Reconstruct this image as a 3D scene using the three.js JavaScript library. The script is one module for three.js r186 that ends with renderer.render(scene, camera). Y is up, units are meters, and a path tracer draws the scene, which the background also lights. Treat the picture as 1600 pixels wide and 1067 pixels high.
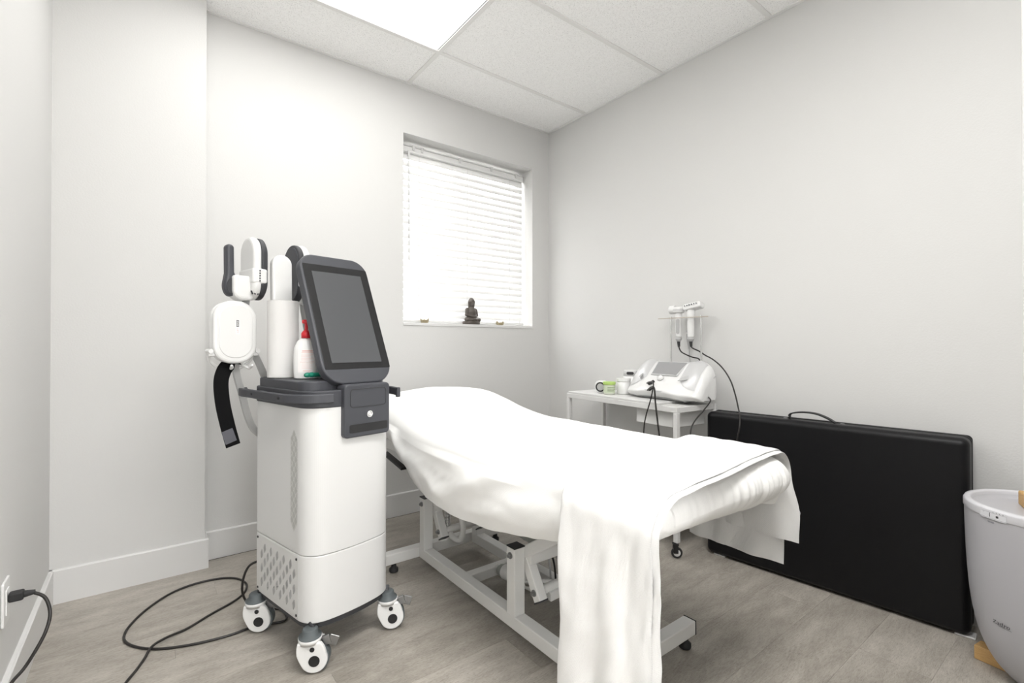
import * as THREE from 'three';
import { RoundedBoxGeometry } from 'three/addons/geometries/RoundedBoxGeometry.js';
import { mergeGeometries as mergeRaw } from 'three/addons/utils/BufferGeometryUtils.js';
import { RectAreaLightUniformsLib } from 'three/addons/lights/RectAreaLightUniformsLib.js';
import { MarchingCubes } from 'three/addons/objects/MarchingCubes.js';
import { Brush, Evaluator, SUBTRACTION } from 'three-bvh-csg';
import { createNoise2D, createNoise3D } from 'simplex-noise';

// ---------------------------------------------------------------- camera, sky, lights, exposure
const scene = new THREE.Scene();
const renderer = new THREE.WebGLRenderer({ antialias: true });
renderer.toneMapping = THREE.LinearToneMapping;
renderer.toneMappingExposure = 1.54;
renderer.shadowMap.enabled = true;
const F = 747, CX = 800, CY = 538, YAW = 37.4 * Math.PI / 180, EYE = 1.02;
const camera = new THREE.PerspectiveCamera(2 * Math.atan(533.5 / F) * 180 / Math.PI, 1600 / 1067, 0.03, 60);
camera.position.set(0, EYE, 0);
camera.rotation.order = 'YXZ';
camera.rotation.set(Math.atan((CY - 533.5) / F), -YAW, 0);
scene.add(camera);
scene.background = new THREE.Color(1.0, 1.0, 1.0);          // bright overcast sky outside the window
scene.backgroundIntensity = 7.0;
RectAreaLightUniformsLib.init();
const PANEL_GLOW = 1.5, PANEL_TINT = [1, 0.99, 0.972];

// ---------------------------------------------------------------- room frame: u along the window wall, v towards it, h up
const P = (u, v, h) => new THREE.Vector3(u, h, -v);
function px(x, y, fix) {                                     // point seen at a photo pixel on a plane u = , v = or h =
  const t = (x - CX) / F, s = -(y - CY) / F, c = Math.cos(YAW), n = Math.sin(YAW);
  const du = n + t * c, dv = c - t * n;
  const d = fix.u !== undefined ? fix.u / du : fix.v !== undefined ? fix.v / dv : (fix.h - EYE) / s;
  return P(du * d, dv * d, EYE + s * d);
}
const WB = 2.684, WR = 2.40, WL = -0.30, WN = -0.72, HALL = -1.9, H = 2.60;
const BUMP_V = 2.595, BUMP_U = 0.215;

// ---------------------------------------------------------------- helpers
const mergeGeometries = (list) => mergeRaw(list.map((g) => { const q = g.index ? g.toNonIndexed() : g.clone(); for (const k of Object.keys(q.attributes)) if (!['position', 'normal', 'uv'].includes(k)) q.deleteAttribute(k); return q; }));
let seed = 12345;
const rnd = () => { seed = (seed * 1664525 + 1013904223) >>> 0; return seed / 4294967296; };
const noise2 = createNoise2D(rnd), noise3 = createNoise3D(rnd);
const taken = {};
const numbered = (n) => { taken[n] = (taken[n] ?? -1) + 1; return taken[n] ? `${n}_${String(taken[n]).padStart(3, '0')}` : n; };
function mesh(name, geo, mat, parent) {
  const m = new THREE.Mesh(geo, mat); m.castShadow = m.receiveShadow = true;
  m.name = parent ? name : numbered(name); (parent ?? scene).add(m); return m;
}
function tag(o, label, category, group, kind) {
  o.userData.label = label; if (category) o.userData.category = category;
  if (group) o.userData.group = group; if (kind) o.userData.kind = kind; return o;
}
function thing(name, label, category, pos, turn = 0, group) {
  const g = new THREE.Group(); g.name = numbered(name); scene.add(g);
  if (pos) g.position.copy(pos); g.rotation.y = turn;
  return tag(g, label, category, group);
}
function part(name, parent) { const g = new THREE.Group(); g.name = name; parent.add(g); return g; }
function structure(o, label) { o.userData.kind = 'structure'; if (label) o.userData.label = label; return o; }
const mv = (g, x, y, z) => g.translate(x, y, z);
const rb = (w, h, d, r = 0.003, s = 2) => new RoundedBoxGeometry(w, h, d, s, Math.min(r, w / 2.01, h / 2.01, d / 2.01));
const cyl = (r1, r2, h, n = 28) => new THREE.CylinderGeometry(r1, r2, h, n);
const V2 = (x, y) => new THREE.Vector2(x, y), V3 = (x, y, z) => new THREE.Vector3(x, y, z);
const lathe = (pts, n = 40) => new THREE.LatheGeometry(pts.map(([r, y]) => V2(r, y)), n);
const tube = (pts, r, seg = 60, n = 10) => new THREE.TubeGeometry(new THREE.CatmullRomCurve3(pts, false, 'centripetal'), seg, r, n, false);
function capped(pts, r, seg = 60, n = 10) {                  // tube with round ends
  const a = tube(pts, r, seg, n), e = [pts[0], pts[pts.length - 1]].map((p) => new THREE.SphereGeometry(r, n, 6).translate(p.x, p.y, p.z));
  return mergeGeometries([a, ...e]);
}
function bar(a, b, w, t, r = 0.003) {                        // square section bar from a to b, w wide, t thick
  const d = b.clone().sub(a), L = d.length(), g = rb(w, L, t, r);
  g.applyQuaternion(new THREE.Quaternion().setFromUnitVectors(V3(0, 1, 0), d.normalize()));
  const m = a.clone().add(b).multiplyScalar(0.5); return g.translate(m.x, m.y, m.z);
}
function rod(a, b, r1, r2 = r1, n = 20) {
  const d = b.clone().sub(a), L = d.length(), g = cyl(r2, r1, L, n);
  g.applyQuaternion(new THREE.Quaternion().setFromUnitVectors(V3(0, 1, 0), d.normalize()));
  const m = a.clone().add(b).multiplyScalar(0.5); return g.translate(m.x, m.y, m.z);
}
function sweepRect(pts, w, t, up = V3(0, 1, 0), n = 60) {    // rectangle (w across, t along up) swept along a curve
  const c = new THREE.CatmullRomCurve3(pts, false, 'centripetal'), pos = [], idx = [];
  for (let i = 0; i <= n; i++) {
    const p = c.getPoint(i / n), T = c.getTangent(i / n), U = up.clone().addScaledVector(T, -up.dot(T)).normalize(), S = T.clone().cross(U).normalize();
    const e = Math.min(w, t) * 0.25;
    for (const [a, b] of [[w / 2 - e, t / 2], [w / 2, t / 2 - e], [w / 2, -t / 2 + e], [w / 2 - e, -t / 2], [-w / 2 + e, -t / 2], [-w / 2, -t / 2 + e], [-w / 2, t / 2 - e], [-w / 2 + e, t / 2]]) {
      const q = p.clone().addScaledVector(S, a).addScaledVector(U, b); pos.push(q.x, q.y, q.z);
    }
    if (i < n) for (let k = 0; k < 8; k++) { const A = i * 8 + k, B = i * 8 + (k + 1) % 8; idx.push(A, B, A + 8, B, B + 8, A + 8); }
  }
  for (const [o, f] of [[0, 1], [n * 8, 0]]) for (let k = 1; k < 7; k++) f ? idx.push(o, o + k + 1, o + k) : idx.push(o, o + k, o + k + 1);
  const g = new THREE.BufferGeometry(); g.setAttribute('position', new THREE.Float32BufferAttribute(pos, 3)); g.setIndex(idx);
  const f = g.toNonIndexed(); f.computeVertexNormals(); return f;
}
function rrect(x0, y0, x1, y1, r) {                          // rounded rectangle; r one radius or [bl, br, tr, tl]
  const [a, b, c, d] = Array.isArray(r) ? r : [r, r, r, r], s = new THREE.Shape();
  s.moveTo(x0 + a, y0); s.lineTo(x1 - b, y0); s.absarc(x1 - b, y0 + b, b, -Math.PI / 2, 0);
  s.lineTo(x1, y1 - c); s.absarc(x1 - c, y1 - c, c, 0, Math.PI / 2);
  s.lineTo(x0 + d, y1); s.absarc(x0 + d, y1 - d, d, Math.PI / 2, Math.PI);
  s.lineTo(x0, y0 + a); s.absarc(x0 + a, y0 + a, a, Math.PI, 1.5 * Math.PI); return s;
}
const slab = (shape, depth, bevel = 0.002, segs = 12) => new THREE.ExtrudeGeometry(shape, { depth: depth - 2 * bevel, bevelEnabled: bevel > 0, bevelThickness: bevel, bevelSize: bevel, bevelOffset: -bevel, bevelSegments: 3, curveSegments: segs }).translate(0, 0, bevel);
const upright = (g) => g.rotateX(-Math.PI / 2);              // shape (x, y) extruded upwards: y becomes -z
function planUV(g, k = 1, ax = 'x', ay = 'z') {              // uv in metres from two axes
  const p = g.attributes.position, uv = new Float32Array(p.count * 2), f = { x: 'getX', y: 'getY', z: 'getZ' };
  for (let i = 0; i < p.count; i++) { uv[2 * i] = p[f[ax]](i) * k; uv[2 * i + 1] = p[f[ay]](i) * k; }
  g.setAttribute('uv', new THREE.BufferAttribute(uv, 2)); return g;
}
function grid(nu, nv, fn, closeU = false) {                  // surface from a function of two indices
  const pos = [], uv = [], idx = [];
  for (let i = 0; i < nu; i++) for (let j = 0; j < nv; j++) { const q = fn(i, j); pos.push(q.x, q.y, q.z); uv.push(i / nu, j / nv); }
  const m = closeU ? nu : nu - 1;
  for (let i = 0; i < m; i++) for (let j = 0; j < nv - 1; j++) { const a = i * nv + j, b = ((i + 1) % nu) * nv + j; idx.push(a, b, a + 1, b, b + 1, a + 1); }
  const g = new THREE.BufferGeometry(); g.setAttribute('position', new THREE.Float32BufferAttribute(pos, 3));
  g.setAttribute('uv', new THREE.Float32BufferAttribute(uv, 2)); g.setIndex(idx); g.computeVertexNormals(); return g;
}
function dataTex(w, h, fn, srgb = true, rep) {
  const d = new Uint8Array(w * h * 4);
  for (let y = 0; y < h; y++) for (let x = 0; x < w; x++) { const c = fn(x, y), o = (y * w + x) * 4; for (let k = 0; k < 3; k++) d[o + k] = Math.max(0, Math.min(255, c[k])); d[o + 3] = 255; }
  const t = new THREE.DataTexture(d, w, h); t.magFilter = THREE.LinearFilter; t.minFilter = THREE.LinearMipmapLinearFilter; t.generateMipmaps = true;
  t.wrapS = t.wrapT = THREE.RepeatWrapping; if (srgb) t.colorSpace = THREE.SRGBColorSpace; if (rep) t.repeat.set(rep, rep); t.needsUpdate = true; return t;
}
function canvasTex(w, h, draw, srgb = true) {
  const c = document.createElement('canvas'); c.width = w; c.height = h; draw(c.getContext('2d'), w, h);
  const t = new THREE.CanvasTexture(c); if (srgb) t.colorSpace = THREE.SRGBColorSpace; return t;
}
const std = (color, roughness = 0.5, o = {}) => new THREE.MeshStandardMaterial({ color, roughness, ...o });
const phys = (color, roughness = 0.5, o = {}) => new THREE.MeshPhysicalMaterial({ color, roughness, ...o });

// ---------------------------------------------------------------- materials
const wallBump = dataTex(256, 256, (x, y) => { const v = 128 + 50 * noise2(x / 5, y / 5) + 40 * noise2(x / 2.3 + 50, y / 2.3); return [v, v, v]; }, false, 2);
const tileSpeck = [0, 1].map((k) => dataTex(512, 256, (x, y) => {
  const a = noise3(x / 3.2, y / 3.2, k * 9), b = noise3(x / 1.6, y / 1.6, 20 + k * 7), c = noise3(x / 11, y / 11, 40 + k);
  const pit = Math.max(0, a * 0.6 + b * 0.6 - 0.30 + 0.1 * c); const v = 252 - 70 * pit + 3 * c; return [v, v, v - 1];
}));
const tileBump = dataTex(512, 256, (x, y) => { const a = noise3(x / 3.2, y / 3.2, 0), b = noise3(x / 1.6, y / 1.6, 20); const v = 190 - 220 * Math.max(0, a * 0.6 + b * 0.6 - 0.30); return [v, v, v]; }, false);
const clothBump = dataTex(256, 256, (x, y) => { const v = 128 + 60 * Math.sin(x * Math.PI / 4) * Math.sin(y * Math.PI / 4) + 50 * noise2(x / 3, y / 3); return [v, v, v]; }, false, 6);
const vinylBump = dataTex(256, 256, (x, y) => { const v = 140 + 60 * noise2(x / 4, y / 4) + 40 * noise2(x / 1.9, y / 1.9); return [v, v, v]; }, false, 5);
function woodTex(k) {
  const W = 1024, Hh = 192, kx = rnd() * W, ky = (rnd() - 0.5) * Hh * 1.2 + Hh / 2, tone = [0, 6, -7, 3, -3][k];
  return dataTex(W, Hh, (x, y) => {
    const wx = noise3(x / 260, y / 60, k * 5 + 1) * 26, kn = Math.hypot((x - kx) / 5.2, (y - ky) * 1.0);
    const ring = Math.sin((kn * 0.34 + wx * 0.35 + noise3(x / 90, y / 22, k + 30) * 2.2));
    const fine = noise3(x / 34, y / 1.7, k + 60), fib = noise3(x / 12, y / 1.1, k + 80), blot = noise3(x / 170, y / 70, k + 100), pore = Math.max(0, noise3(x / 15, y / 1.3, k + 120) - 0.45);
    const v = 163 + tone + 3.2 * ring + 9 * fine + 7 * fib + 10 * blot - 60 * pore; return [v + 1, v - 5, v - 14];
  });
}
const planks = [0, 1, 2, 3, 4].map(woodTex);
const M = {
  wall: std(new THREE.Color(0.65, 0.647, 0.636), 0.85, { bumpMap: wallBump, bumpScale: 0.0004 }),
  trim: std(new THREE.Color(0.69, 0.687, 0.678), 0.4),
  tiles: tileSpeck.map((t) => std(0xffffff, 0.95, { map: t, bumpMap: tileBump, bumpScale: 0.0015 })),
  grid: std(new THREE.Color(0.82, 0.815, 0.80), 0.5),
  planks: planks.map((t) => std(0xffffff, 0.42, { map: t, bumpMap: t, bumpScale: 0.0006 })),
  pavement: std(new THREE.Color(0.60, 0.59, 0.57), 0.9),
  under: std(0x5a5650, 0.9),
  slat: phys(new THREE.Color(0.90, 0.90, 0.89), 0.7, { transmission: 0.08, thickness: 0, side: THREE.DoubleSide }),
  plastic: phys(new THREE.Color(0.66, 0.66, 0.653), 0.32, { clearcoat: 0.3, clearcoatRoughness: 0.25 }),
  plasticWhite: phys(new THREE.Color(0.75, 0.75, 0.742), 0.3, { clearcoat: 0.3, clearcoatRoughness: 0.2 }),
  coat: phys(new THREE.Color(0.74, 0.735, 0.715), 0.35, { clearcoat: 0.25, clearcoatRoughness: 0.3 }),
  charcoal: phys(new THREE.Color(0.046, 0.048, 0.057), 0.5, { clearcoat: 0.15, clearcoatRoughness: 0.5 }),
  charcoalDark: std(new THREE.Color(0.035, 0.036, 0.04), 0.55),
  bezel: phys(new THREE.Color(0.012, 0.012, 0.013), 0.3),
  screen: phys(new THREE.Color(0.075, 0.077, 0.082), 0.28),
  black: std(new THREE.Color(0.012, 0.012, 0.013), 0.5),
  rubber: std(new THREE.Color(0.02, 0.02, 0.021), 0.7),
  cord: std(new THREE.Color(0.016, 0.014, 0.013), 0.45),
  strap: phys(new THREE.Color(0.005, 0.005, 0.0055), 0.9, { specularIntensity: 0.3 }),
  velcro: std(new THREE.Color(0.10, 0.10, 0.115), 0.8, { bumpMap: clothBump, bumpScale: 0.002 }),
  greyTyre: std(new THREE.Color(0.10, 0.115, 0.12), 0.6),
  armGrey: std(new THREE.Color(0.42, 0.42, 0.415), 0.35, { metalness: 0.3 }),
  chrome: std(new THREE.Color(0.75, 0.75, 0.75), 0.2, { metalness: 1 }),
  darkSteel: std(new THREE.Color(0.30, 0.30, 0.30), 0.35, { metalness: 0.9 }),
  sheet: phys(new THREE.Color(0.87, 0.868, 0.855), 0.9, { sheen: 0.3, sheenRoughness: 0.6, bumpMap: clothBump, bumpScale: 0.0006, side: THREE.DoubleSide }),
  towel: phys(new THREE.Color(0.88, 0.878, 0.87), 0.95, { sheen: 0.3, sheenRoughness: 0.7, bumpMap: clothBump, bumpScale: 0.0012, side: THREE.DoubleSide }),
  vinyl: phys(new THREE.Color(0.0045, 0.0045, 0.0055), 0.42, { specularIntensity: 0.5, bumpMap: vinylBump, bumpScale: 0.0003 }),
  paper: std(new THREE.Color(0.86, 0.85, 0.835), 0.95, { bumpMap: clothBump, bumpScale: 0.002 }),
  red: phys(new THREE.Color(0.62, 0.02, 0.03), 0.35),
  green: phys(new THREE.Color(0.01, 0.20, 0.13), 0.4),
  silver: phys(new THREE.Color(0.60, 0.60, 0.605), 0.3, { metalness: 0.25, clearcoat: 0.4, clearcoatRoughness: 0.2 }),
  silverWhite: phys(new THREE.Color(0.76, 0.76, 0.755), 0.3, { clearcoat: 0.3, clearcoatRoughness: 0.2 }),
  greyPlastic: std(new THREE.Color(0.45, 0.45, 0.45), 0.4),
  acrylic: phys(new THREE.Color(0.97, 0.97, 0.97), 0.05, { transmission: 1, thickness: 0, ior: 1.49 }),
  acrylicEdge: std(new THREE.Color(0.45, 0.40, 0.34), 0.3),
  bronze: std(new THREE.Color(0.085, 0.072, 0.062), 0.5, { metalness: 0.15 }),
  gold: std(new THREE.Color(0.36, 0.31, 0.20), 0.4, { metalness: 0.3 }),
  motor: std(new THREE.Color(0.34, 0.35, 0.32), 0.5),
  bamboo: std(0xffffff, 0.6, { map: dataTex(128, 128, (x, y) => { const n = noise2(x / 40, y / 2.5) * 14 + noise2(x / 9, y / 1.3 + 40) * 8; return [196 + n, 158 + n, 104 + n]; }) }),
  lilacWhite: phys(new THREE.Color(0.47, 0.465, 0.487), 0.38, { clearcoat: 0.2, clearcoatRoughness: 0.3 }),
  lilacRim: phys(new THREE.Color(0.62, 0.615, 0.64), 0.3, { clearcoat: 0.2 }),
  glass: phys(0xffffff, 0.0, { transmission: 1, thickness: 0, ior: 1.5 }),
};

// ================================================================ THE ROOM
// floor: sub-floor slab with single planks laid on it, running along the window wall
{
  const floor = new THREE.Group(); floor.name = 'floor'; scene.add(floor); structure(floor, 'grey-brown wood plank floor');
  mesh('subfloor', new THREE.BoxGeometry(WR - WL + 0.2, 0.06, WB - HALL + 0.2).translate((WR + WL) / 2, -0.036, -(WB + HALL) / 2), M.under, floor);
  const PW = 0.19, PL = 1.22, geos = {};
  let row = 0;
  for (let v = WB - 0.02; v > HALL; v -= PW, row++) {
    const off = ((row * 0.437) % 1) * PL;
    for (let u = WL - PL + off; u < WR; u += PL) {
      const a = Math.max(u, WL), b = Math.min(u + PL, WR); if (b - a < 0.05) continue;
      const key = (b - a).toFixed(3) + '_' + (a - u).toFixed(3);
      if (!geos[key]) {
        const L = b - a - 0.0005, g = new THREE.BoxGeometry(L, 0.006, PW - 0.0005), uv = g.attributes.uv, p = g.attributes.position;
        for (let i = 0; i < p.count; i++) uv.setXY(i, (p.getX(i) + L / 2 + a - u) / PL, (p.getZ(i) + PW / 2) / PW);
        geos[key] = g;
      }
      const m = mesh('plank', geos[key], M.planks[Math.floor(rnd() * 5)], floor);
      m.position.set((a + b) / 2, -0.003, -(v - PW / 2));
      if (rnd() < 0.5) m.rotation.y = Math.PI;
    }
  }
}
const WIN = { u0: 1.227, u1: 2.24, h0: 1.150, h1: 2.300, glass: 2.835 };
// walls
{
  const s = new THREE.Shape([V2(WL - 0.15, 0), V2(WR + 0.15, 0), V2(WR + 0.15, H + 0.1), V2(WL - 0.15, H + 0.1)]);
  s.holes.push(new THREE.Path([V2(WIN.u0, WIN.h0), V2(WIN.u0, WIN.h1), V2(WIN.u1, WIN.h1), V2(WIN.u1, WIN.h0)]));
  structure(mesh('wall_back', planUV(new THREE.ExtrudeGeometry(s, { depth: 0.20, bevelEnabled: false }).translate(0, 0, -WB - 0.20), 1, 'x', 'y'), M.wall), 'off-white painted wall with the window');
  const box = (name, u0, u1, v0, v1, h0, h1, label, mat = M.wall) => structure(mesh(name, planUV(new THREE.BoxGeometry(u1 - u0, h1 - h0, v1 - v0).translate((u0 + u1) / 2, (h0 + h1) / 2, -(v0 + v1) / 2), 1, u1 - u0 > v1 - v0 ? 'x' : 'z', 'y'), mat), label);
  box('wall_right', WR, WR + 0.15, HALL - 0.15, WB, 0, H + 0.1, 'off-white painted wall behind the black case');
  box('wall_left', WL - 0.15, WL, HALL - 0.15, WB, 0, H + 0.1, 'off-white painted wall with the outlet');
  box('wall_corner', WL, BUMP_U, BUMP_V, WB, 0, H, 'shallow boxed-out section of wall in the corner');
  const n = new THREE.Shape([V2(WL, 2.46), V2(0.80, 2.46), V2(0.80, 0), V2(WR, 0), V2(WR, H), V2(WL, H)]);
  structure(mesh('wall_front_unseen', planUV(new THREE.ExtrudeGeometry(n, { depth: 0.12, bevelEnabled: false }).translate(0, 0, -WN), 1, 'x', 'y'), M.wall), 'unseen off-white wall beside a wide opening that lets hall light in');  // out of view; opening made wide so hall light reaches the room
  const hw = new THREE.Shape([V2(WL - 0.15, 0), V2(WR + 0.15, 0), V2(WR + 0.15, H + 0.1), V2(WL - 0.15, H + 0.1)]);
  hw.holes.push(new THREE.Path([V2(-0.26, 0.30), V2(-0.26, 2.40), V2(0.44, 2.40), V2(0.44, 0.30)]));
  structure(mesh('wall_hall_unseen', planUV(new THREE.ExtrudeGeometry(hw, { depth: 0.15, bevelEnabled: false }).translate(0, 0, -HALL), 1, 'x', 'y'), M.wall), 'unseen off-white wall across the hall with an opening for daylight');  // out of view; pierced so daylight enters from behind the camera
  const sw = new THREE.Group(); sw.name = 'unseen_window_2'; scene.add(sw); structure(sw, 'unseen large window across the hall lighting the room from behind');  // unseen window, placed to light the machine and window wall frontally
  for (const [x, y, w2, h2] of [[0.09, 0.325, 0.70, 0.05], [0.09, 2.375, 0.70, 0.05], [-0.235, 1.35, 0.05, 2.0], [0.415, 1.35, 0.05, 2.0]]) mesh('window_frame', rb(w2, h2, 0.05, 0.003).translate(x, y, -HALL + 0.07), M.trim, sw);
  mesh('pane', new THREE.BoxGeometry(0.60, 2.0, 0.006).translate(0.09, 1.35, -HALL + 0.07), M.glass, sw);
  structure(mesh('unseen_ground', new THREE.BoxGeometry(40, 0.1, 40).translate(0, -0.22, 0), M.pavement), 'unseen pale paving outside bouncing daylight into the room');  // out of view; kept pale to bounce daylight up to the ceiling
  // baseboards: chamfered strips
  const BH = 0.133, BT = 0.014;
  const board = (name, a, b, nu, nv, label) => {            // from a to b, standing off the wall along (nu, nv)
    const L = Math.hypot(b[0] - a[0], b[1] - a[1]), g = new THREE.ExtrudeGeometry(new THREE.Shape([V2(0, 0), V2(BT, 0), V2(BT, BH - 0.004), V2(BT - 0.004, BH), V2(0, BH)]), { depth: L, bevelEnabled: false });
    const T = P(b[0], b[1], 0).sub(P(a[0], a[1], 0)).normalize(), N = P(nu, nv, 0), m = new THREE.Matrix4().makeBasis(N, V3(0, 1, 0), T).setPosition(P(a[0], a[1], 0));
    g.applyMatrix4(m); if (m.determinant() < 0) { const ix = g.index; const p = g.attributes.position.array; if (!ix) for (let i = 0; i < p.length; i += 9) for (let k = 0; k < 3; k++) { const t = p[i + 3 + k]; p[i + 3 + k] = p[i + 6 + k]; p[i + 6 + k] = t; } g.computeVertexNormals(); }
    return structure(mesh(name, g, M.trim), label);
  };
  board('baseboard_back', [BUMP_U, WB], [WR, WB], 0, -1, 'white baseboard under the window');
  board('baseboard_corner', [WL, BUMP_V], [BUMP_U + 0.014, BUMP_V], 0, -1, 'white baseboard on the boxed-out wall');
  board('baseboard_return', [BUMP_U, BUMP_V - 0.0], [BUMP_U, WB], 1, 0, 'short white baseboard return');
  board('baseboard_left', [WL, HALL], [WL, BUMP_V], 1, 0, 'white baseboard along the outlet wall');
  board('baseboard_right', [WR, WN], [WR, WB], -1, 0, 'white baseboard behind the black case');
  // door leaf standing open into the room beside the camera
  const door = new THREE.Group(); door.name = 'door_1'; scene.add(door); structure(door, 'white door standing open');
  mesh('door_leaf', rb(0.04, 2.02, 0.80, 0.003).translate(0.82, 1.02, -(0.08 - 0.40)), M.trim, door);
  for (const s of [-1, 1]) mesh('door_handle', mergeGeometries([rod(V3(0.82, 0.98, -0.02), V3(0.82 + s * 0.06, 0.98, -0.02), 0.011), rod(V3(0.82 + s * 0.058, 0.98, -0.03), V3(0.82 + s * 0.058, 0.98, 0.10), 0.009)]), M.chrome, door);
  const casing = new THREE.Group(); casing.name = 'trim_1'; scene.add(casing); structure(casing, 'white door casing');
  mesh('casing_board', rb(0.07, 2.46, 0.016).translate(0.885, 1.23, -WN - 0.008), M.trim, casing);
  mesh('casing_board', rb(1.14, 0.07, 0.016).translate(0.27, 2.495, -WN - 0.008), M.trim, casing);
}
// suspended ceiling: slab, single tiles, tee bars
const TV = [2.291, 1.681, 1.071, 0.461, -0.149, -0.759, -1.369], TU = [0.034, 1.254];
{
  const ceil = new THREE.Group(); ceil.name = 'ceiling'; scene.add(ceil); structure(ceil, 'suspended ceiling of speckled white tiles in a metal grid');
  mesh('slab', new THREE.BoxGeometry(WR - WL + 0.3, 0.08, WB - HALL + 0.3).translate((WR + WL) / 2, H + 0.16, -(WB + HALL) / 2), M.wall, ceil);
  const us = [WL, ...TU, WR], vs = [WB, ...TV, HALL];
  let k = 0;
  for (let j = 0; j < vs.length - 1; j++) for (let i = 0; i < 3; i++) {
    if (i === 1 && (j === 1 || j === 4 || j === 6)) continue;          // the light panels sit here
    const [a, b, c, d] = [us[i] + 0.001, us[i + 1] - 0.001, vs[j + 1] + 0.001, vs[j] - 0.001];
    const g = new THREE.BoxGeometry(b - a, 0.014, d - c), uv = g.attributes.uv, p = g.attributes.position;
    for (let q = 0; q < p.count; q++) uv.setXY(q, p.getX(q) / 1.2 + k * 0.37, p.getZ(q) / 0.6 + k * 0.21);
    const m = mesh('ceiling_tile', g, M.tiles[k++ % 2], ceil); m.position.set((a + b) / 2, H + 0.012, -(c + d) / 2);
  }
  const T = 0.024;
  for (const v of TV) mesh('tee_bar', rb(WR - WL, 0.006, T, 0.001, 1).translate((WR + WL) / 2, H + 0.002, -v), M.grid, ceil);
  for (const u of TU) for (let j = 0; j < vs.length - 1; j++) mesh('tee_bar', rb(T, 0.006, vs[j] - vs[j + 1] - T, 0.001, 1).translate(u, H + 0.002, -(vs[j] + vs[j + 1]) / 2), M.grid, ceil);
  mesh('wall_angle', rb(WR - WL, 0.006, 0.02, 0.001, 1).translate((WR + WL) / 2, H + 0.002, -WB + 0.01), M.grid, ceil);
  mesh('wall_angle', rb(0.02, 0.006, WB - WN, 0.001, 1).translate(WR - 0.01, H + 0.002, -(WB + WN) / 2), M.grid, ceil);
  mesh('wall_angle', rb(0.02, 0.006, WB - WN, 0.001, 1).translate(WL + 0.01, H + 0.002, -(WB + WN) / 2), M.grid, ceil);
}
// light panels: one in view, two unseen ones lighting the room from the front
[[1.681, 2.291, 'bright rectangular ceiling light panel near the window wall', 2.7], [-0.149, 0.461, 'unseen ceiling light panel midway along the room lighting it from the front', 13.5], [-1.369, -0.759, 'unseen ceiling light panel out in the hall lighting the room through the opening', 13.5]].forEach(([v0, v1, label, power]) => {
  const w = TU[1] - TU[0] - 0.026, d = v1 - v0 - 0.026, c = P((TU[0] + TU[1]) / 2, (v0 + v1) / 2, H + 0.004);
  const t = thing('ceiling_light', label, 'light', c, 0, 'ceiling light panels');
  mesh('housing', rb(w, 0.05, d, 0.004).translate(0, 0.034, 0), M.grid, t);
  mesh('diffuser', rb(w - 0.006, 0.006, d - 0.006, 0.001, 1).translate(0, 0.004, 0), std(0xffffff, 0.6, { emissive: new THREE.Color(...PANEL_TINT), emissiveIntensity: PANEL_GLOW }), t);
  const L = new THREE.RectAreaLight(new THREE.Color(...PANEL_TINT), power, w - 0.02, d - 0.02);
  L.name = 'panel_light'; L.castShadow = true; L.position.set(0, -0.004, 0); L.rotation.x = -Math.PI / 2; t.add(L);
});
// window: frame, pane, sill
{
  const w = new THREE.Group(); w.name = 'window_1'; scene.add(w); structure(w, 'recessed window behind the white blind');
  const { u0, u1, h0, h1, glass } = WIN, um = (u0 + u1) / 2, hm = (h0 + h1) / 2;
  mesh('window_sill', rb(u1 - u0, 0.018, 0.19, 0.002).translate(um, h0 - 0.006, -WB - 0.09), M.trim, w);
  for (const [x, y, ww, hh] of [[um, h0 + 0.03, u1 - u0, 0.045], [um, h1 - 0.0225, u1 - u0, 0.045], [u0 + 0.02, hm, 0.04, h1 - h0 - 0.09], [u1 - 0.02, hm, 0.04, h1 - h0 - 0.09], [um, hm, 0.035, h1 - h0 - 0.09]])
    mesh('window_frame', rb(ww, hh, 0.04, 0.003).translate(x, y, -glass - 0.02), M.trim, w);
  mesh('pane', new THREE.BoxGeometry(u1 - u0 - 0.08, h1 - h0 - 0.09, 0.004).translate(um, hm, -glass - 0.02), M.glass, w);
}
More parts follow.
